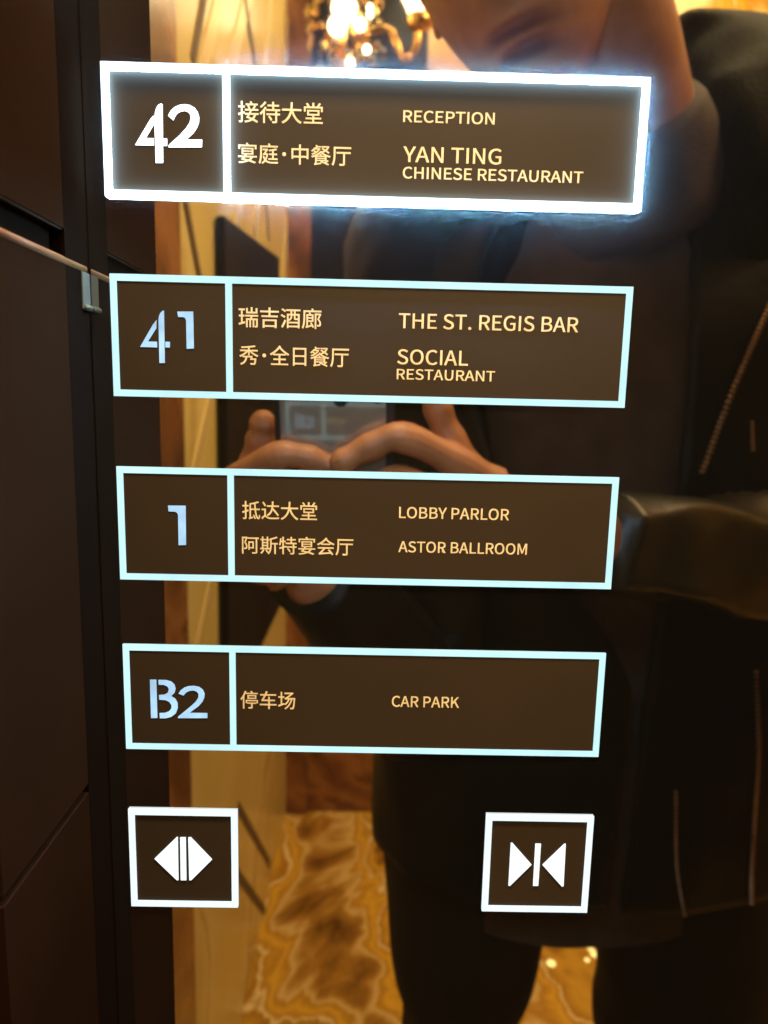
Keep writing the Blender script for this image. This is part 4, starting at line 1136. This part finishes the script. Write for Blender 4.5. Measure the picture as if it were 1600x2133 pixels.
fv, ff = join_vf([flesh([(hv, hf), (bv, bf), tube_vf([Vector(p[:3]) for p in spline([(*p, q) for p, q in zip(NK, (0.07, 0.066, 0.064, 0.062, 0.05))], 30)], [p[3] for p in spline([(*p, q) for p, q in zip(NK, (0.07, 0.066, 0.064, 0.062, 0.05))], 30)], 40)] + ear_parts, 0.0026, 5), flesh(hand_r, 0.0011, 4), flesh(hand_l, 0.0011, 4)])
fv = np.array([tuple(q) for q in fv])
body = mesh_obj('body', [Vector(q) for q in fv], ff, SKIN, per, smooth=True)
Mh = np.array([list(rgt), list(fwd), list(upv)])
loc_ = (fv - np.array(HC)) @ Mh.T
lip = np.maximum(np.exp(-(loc_[:, 0] / 0.024) ** 4 - ((loc_[:, 2] + 0.0600) / 0.0058) ** 4), np.exp(-(loc_[:, 0] / 0.021) ** 4 - ((loc_[:, 2] + 0.0750) / 0.0062) ** 4))
lip = np.where(loc_[:, 1] > 0.05, np.minimum(1, lip * 1.2), 0)
at = body.data.attributes.new('pigment', 'FLOAT', 'POINT')
at.data.foreach_set('value', lip.astype(np.float32))

# eyes and hair (above the frame, seen only from the side)
EYE = pbr('eye_white', (0.45, 0.40, 0.35), 0.2)
IRIS = pbr('dark_brown_iris', (0.02, 0.010, 0.006), 0.1)
hair_v, hair_f = [], []
n1, n2 = 40, 64
for i in range(n1 + 1):
    for k in range(n2):
        phi = 2 * math.pi * k / n2
        front = 0.5 + 0.5 * math.cos(phi)
        lim = math.pi * (0.64 - 0.36 * front ** 1.5)
        th = 0.01 + lim * i / n1
        q = head_point(th, phi)
        g = 1.07 + 0.02 * noise.noise(Vector((math.sin(phi) * 6, math.cos(phi) * 6, th * 7)))
        q = q * g + Vector((0, -0.004, 0.006))
        hair_v.append(HC + rgt * q.x + fwd * q.y + upv * q.z)
hair_f.append(tuple(range(n2))[::-1])
for i in range(n1):
    for k in range(n2):
        hair_f.append((i * n2 + k, i * n2 + (k + 1) % n2, (i + 1) * n2 + (k + 1) % n2, (i + 1) * n2 + k))
hr = mesh_obj('hair', hair_v, hair_f, HAIR, per, smooth=True)
so = hr.modifiers.new('solid', 'SOLIDIFY')
so.thickness = 0.008
eyes = []
for sgn in (1, -1):
    c = HC + rgt * sgn * 0.032 + fwd * 0.0775 + upv * 0.013
    v, f = sphere_vf(c, 0.0115, 16, 10)
    eo = mesh_obj('eye', v, f, EYE, per, smooth=True)
    v, f = sphere_vf(c + fwd * 0.0075 - upv * 0.001, 0.0052, 14, 8)
    mesh_obj('iris', v, f, IRIS, eo, smooth=True)
    bp_ = []
    for k in range(9):
        x_ = 0.014 + 0.036 * k / 8
        zz = 0.034 + 0.006 * math.sin(math.pi * k / 8 * 0.8)
        rr = math.sqrt(max(0.0, 1 - (x_ / 0.076) ** 2 - (zz / 0.125) ** 2))
        bp_.append(HC + rgt * sgn * x_ + fwd * (0.094 * rr + 0.0075) + upv * zz)
    v, f = tube_vf(bp_, [0.0022 + 0.0012 * math.sin(math.pi * k / 8) for k in range(9)], 8)
    mesh_obj('eyebrow', v, f, HAIR, per, smooth=True)


# --- clothes
def ring_loft(centers, a, b, seg, a0=0.0, a1=360.0, n_exp=2.4, rough=0.0, seed=0.0, fold=0.0):
    v, f = [], []
    closed = not hasattr(a0, '__len__') and abs(a1 - a0) >= 359.9
    n = len(centers)
    for i, c in enumerate(centers):
        for k in range(seg):
            t = k / (seg if closed else seg - 1)
            lo = a0[i] if hasattr(a0, '__len__') else a0
            hi = a1[i] if hasattr(a1, '__len__') else a1
            an = math.radians(lo + (hi - lo) * t)
            s, co = math.sin(an), math.cos(an)
            r = 1.0 / ((abs(s) ** n_exp + abs(co) ** n_exp) ** (1 / n_exp))
            p = Vector((s * r * a[i], co * r * b[i], 0))
            q = Vector(c) + p
            d = noise.noise(Vector((q.x * 7 + seed, q.y * 7, q.z * 5))) * rough + noise.noise(Vector((q.x * 18 + seed, q.y * 18, q.z * 11))) * rough * 0.45
            d += fold * math.sin(q.z * 60 + 4 * noise.noise(q * 6)) * 0.5
            q += p.normalized() * d
            v.append(q)
    for i in range(n - 1):
        for k in range(seg if closed else seg - 1):
            k2 = (k + 1) % seg
            f.append((i * seg + k, i * seg + k2, (i + 1) * seg + k2, (i + 1) * seg + k))
    return v, f


# sweater: rolled neck and torso
cs, A, B = [], [], []
for z, a, b, dy in ((0.66, 0.175, 0.115, -0.02), (0.85, 0.17, 0.12, -0.02), (1.05, 0.165, 0.12, -0.02), (1.22, 0.18, 0.13, -0.02), (1.34, 0.185, 0.13, -0.02), (1.405, 0.16, 0.12, -0.01), (1.44, 0.115, 0.10, 0.008), (1.468, 0.088, 0.086, 0.02), (1.495, 0.075, 0.075, 0.028)):
    cs.append((PX + (z - 1.3) * 0.03, PY + dy, z)); A.append(a); B.append(b)
cs2 = [tuple(p) for p in spline([(*c, a, b) for c, a, b in zip(cs, A, B)], 70)]
v, f = ring_loft([c[:3] for c in cs2], [c[3] for c in cs2], [c[4] for c in cs2], 96, rough=0.008, seed=3.0, fold=0.002)
swt = mesh_obj('sweater', v, f, KNIT, per, smooth=True)
ax_ = (NK[2] - NK[1]).normalized()
cb = NK[1]
prof = [(-0.030, 0.090), (-0.01, 0.087), (0.012, 0.083), (0.035, 0.079), (0.052, 0.077), (0.058, 0.073), (0.040, 0.072), (0.036, 0.069), (0.02, 0.068)]
v, f = tube_vf([cb + ax_ * h for h, _ in prof[:6]], [q for _, q in prof[:6]], 48)
v = [q + Vector((noise.noise(q * 20), noise.noise(q * 20 + Vector((4, 0, 0))), 0.6 * noise.noise(q * 16))) * 0.006 for q in v]
mesh_obj('sweater_collar', v, f, KNIT, per, smooth=True)

# trousers
def leg_pts(xa, xb, xc, xd, D=0.83):
    p, q = V(xa, 1985, D), V(xb, 1985, D)
    s, t = V(xc, 2130, D), V(xd, 2130, D)
    return ((p + q) / 2, (q - p).length / 2, (s + t) / 2, (t - s).length / 2)


LEG = {1: leg_pts(1245, 1600, 1245, 1580), -1: leg_pts(815, 1120, 835, 1015)}
tp = []
for s_, hip, knee, ank in ((1, 'hip_r', 'knee_r', 'ankle_r'), (-1, 'hip_l', 'knee_l', 'ankle_l')):
    e = LEG[s_]
    sp = spline([(*(J[hip][0] + Vector((0, 0, 0.07))), 0.115), (*e[0], e[1]), (*e[2], e[3]), (*J[knee][0], min(e[3], 0.066)), (*J[ank][0].lerp(J[knee][0], 0.5), 0.064), (*(J[ank][0] + Vector((0, 0, -0.02))), 0.062)], 60)
    vv, ff_ = tube_vf([Vector(p[:3]) for p in sp], [p[3] for p in sp], 32)
    vv = [q + Vector((noise.noise(q * 9), noise.noise(q * 9 + Vector((5, 0, 0))), 0)) * 0.008 for q in vv]
    tp.append((vv, ff_))
hv_, hf_ = ring_loft([(PX - 0.015, PY - 0.03, z) for z in np.linspace(0.74, 1.0, 14)], [0.165] * 14, [0.115] * 14, 48, rough=0.004)
tp.append((hv_, hf_))
mesh_obj('trousers', *join_vf(tp), TROUSER, per, smooth=True)
for an in ('ankle_r', 'ankle_l'):
    c = J[an][0]
    v, f = sphere_vf((c.x, c.y + 0.07, 0.045), (0.048, 0.145, 0.05), 24, 14)
    v = [Vector((q.x, q.y, max(0.002, q.z))) for q in v]
    mesh_obj('shoe', v, f, SHOE, per, smooth=True)

# coat: body shell open at the front, closing below the chest
NZ = 90
cs, A, B, L0, L1 = [], [], [], [], []
key = [(0.738, 0.25, 0.165, 0.0, 0.0), (0.84, 0.25, 0.165, 0.0, 0.0), (0.98, 0.25, 0.165, 2, 2), (1.10, 0.25, 0.168, 20, 3), (1.22, 0.25, 0.17, 38, 4), (1.32, 0.245, 0.165, 42, 3), (1.40, 0.22, 0.15, 45, 5), (1.45, 0.175, 0.13, 46, 14), (1.48, 0.135, 0.115, 46, 32)]
for p in spline([(k[0], k[1], k[2], k[3], k[4]) for k in key], NZ):
    z = p[0]
    cs.append((PX - 0.005 + (z - 1.0) * 0.02, PY - 0.02, z))
    A.append(p[1]); B.append(p[2])
    L0.append(max(1.5, p[4])); L1.append(360 - max(1.5, p[3]))
v, f = ring_loft(cs, A, B, 150, L0, L1, 2.5, rough=0.012, seed=1.7, fold=0.0025)
coat = mesh_obj('coat', v, f, COAT, per, smooth=True)
so = coat.modifiers.new('solid', 'SOLIDIFY')
so.thickness = 0.006
so.offset = 1


def sleeve(pts, radii, seed, amp=0.010):
    sp = spline([(*p, r) for p, r in zip(pts, radii)], 110)
    v, f = tube_vf([Vector(p[:3]) for p in sp], [p[3] for p in sp], 56)
    out = []
    axis = [Vector(p[:3]) for p in sp]
    for i, q in enumerate(v):
        k = min(i // 56, 109)
        c = axis[k]
        d = (q - c).normalized()
        t = k / 109
        ang = (i % 56) / 56 * 2 * math.pi
        ph_ = 2.0 * ang + seed + 4.5 * t + 2.6 * noise.noise(q * 5 + Vector((seed, 0, 0)))
        w = 1 - 2 * abs(math.sin(ph_)) ** 0.7                       # sharp creases, soft hollows
        w = w * (0.55 + 0.6 * noise.noise(q * 7 + Vector((0, seed, 0))))
        out.append(q + d * (w * amp + noise.noise(q * 22) * amp * 0.35))
    return out, f


v, f = sleeve([HR['sh'] + Vector((-0.03, 0, 0.02)), HR['sh'] + Vector((0.05, 0.0, -0.03)), HR['sh'].lerp(HR['el'], 0.55) + Vector((0.03, 0, 0)), HR['el'], HR['el'].lerp(HR['wr'], 0.45), HR['wr'].lerp(HR['el'], 0.10)],
              [0.095, 0.092, 0.080, 0.072, 0.058, 0.040], 1.0, 0.010)
mesh_obj('sleeve', v, f, SLEEVE, per, smooth=True)
v, f = sleeve([HL['sh'] + Vector((0.05, 0, 0.01)), HL['sh'] + Vector((-0.02, 0.0, -0.03)), HL['sh'].lerp(HL['el'], 0.55), HL['el'], HL['el'].lerp(HL['wr'], 0.5), HL['wr'].lerp(HL['el'], 0.08)],
              [0.080, 0.078, 0.068, 0.060, 0.050, 0.036], 4.0)
mesh_obj('sleeve', v, f, COAT, per, smooth=True)  # same cloth as the right sleeve; darker material puts shade into its colour

# thick stand-up collar / hood behind the neck
cp = [(1500, 700, 0.76), (1495, 540, 0.74), (1515, 390, 0.72), (1555, 260, 0.75), (1525, 150, 0.83), (1380, 150, 0.93), (1220, 230, 0.93), (1090, 330, 0.85), (1030, 450, 0.77), (1010, 600, 0.76)]
pts = [V(*c) for c in cp]
sp = spline([(*p, r) for p, r in zip(pts, (0.05, 0.060, 0.062, 0.060, 0.056, 0.05, 0.045, 0.04, 0.04, 0.03))], 80)
v, f = tube_vf([Vector(p[:3]) for p in sp], [p[3] for p in sp], 28)
v = [q + Vector((noise.noise(q * 14), noise.noise(q * 14 + Vector((3, 0, 0))), noise.noise(q * 14 + Vector((0, 7, 0))))) * 0.020 for q in v]
mesh_obj('coat_collar', v, f, FLEECE, per, smooth=True)
cp = [(1800, 330, 0.90), (1740, 220, 0.92), (1650, 190, 0.94), (1540, 150, 0.97), (1430, 150, 1.0), (1300, 180, 1.0)]
pts = [V(*c) for c in cp]
sp = spline([(*p, r) for p, r in zip(pts, (0.05, 0.065, 0.06, 0.05, 0.045, 0.04))], 60)
v, f = tube_vf([Vector(p[:3]) for p in sp], [p[3] for p in sp], 28)
v = [q + Vector((noise.noise(q * 11), 0, noise.noise(q * 11 + Vector((0, 7, 0))))) * 0.012 for q in v]
mesh_obj('hood', v, f, FLEECE, per, smooth=True)

# zips: rows of small metal teeth laid on the coat
bpy.context.view_layer.update()
ZIPM = pbr('brass_zip_teeth', (0.50, 0.32, 0.17), 0.35, 1.0, var=0.2, vscale=200)
dg = bpy.context.evaluated_depsgraph_get()
ec = coat.evaluated_get(dg)
em = ec.to_mesh()
wl = world_loc(coat)
bvh = BVHTree.FromPolygons([tuple(q.co + wl) for q in em.vertices], [tuple(p.vertices) for p in em.polygons])
ec.to_mesh_clear()


def on_coat(px, py):
    r = ray(px, py)
    r = Vector((r.x, -r.y, r.z)).normalized()
    o = Vector((CAM.x, -CAM.y, CAM.z))
    hit = bvh.ray_cast(o, r)
    return hit[0] - r * 0.003 if hit[0] is not None else None


def zip_row(path, step, r, name='zip'):
    sp = spline(path, 200)
    pts = [on_coat(*p) for p in sp]
    pts = [p for p in pts if p is not None]
    if len(pts) < 5:
        print('zip misses the coat', path)
        return
    parts = []
    last = None
    acc = 0
    for p in pts:
        if last is None or (p - last).length >= step:
            if last is not None and (p - last).length > 4 * step:
                last = p
                continue
            d = (p - last).normalized() if last is not None else Vector((0, 0, 1))
            s = d.cross(Vector((0, 1, 0))).normalized()
            a, b = p - s * r, p + s * r
            parts.append(tube_vf([a, a.lerp(b, 0.5), b], [r * 0.5, r * 0.85, r * 0.5], 7))
            last = p
    mesh_obj(name, *join_vf(parts), ZIPM, coat)


zip_row([(1606, 630), (1560, 735), (1512, 850), (1463, 985)], 0.0043, 0.0027)
zip_row([(1566, 880), (1568, 945)], 0.0035, 0.0016)
zip_row([(1575, 1400), (1580, 1560), (1572, 1700), (1566, 1820), (1566, 1905)], 0.0040, 0.0022)
zip_row([(1408, 1650), (1410, 1800), (1428, 1915)], 0.0040, 0.0016)
pp = on_coat(1566, 1908)
if pp is not None:
    v, f = sphere_vf(pp, (0.004, 0.002, 0.008), 12, 8)
    mesh_obj('zip_pull', v, f, ZIPM, coat, smooth=True)
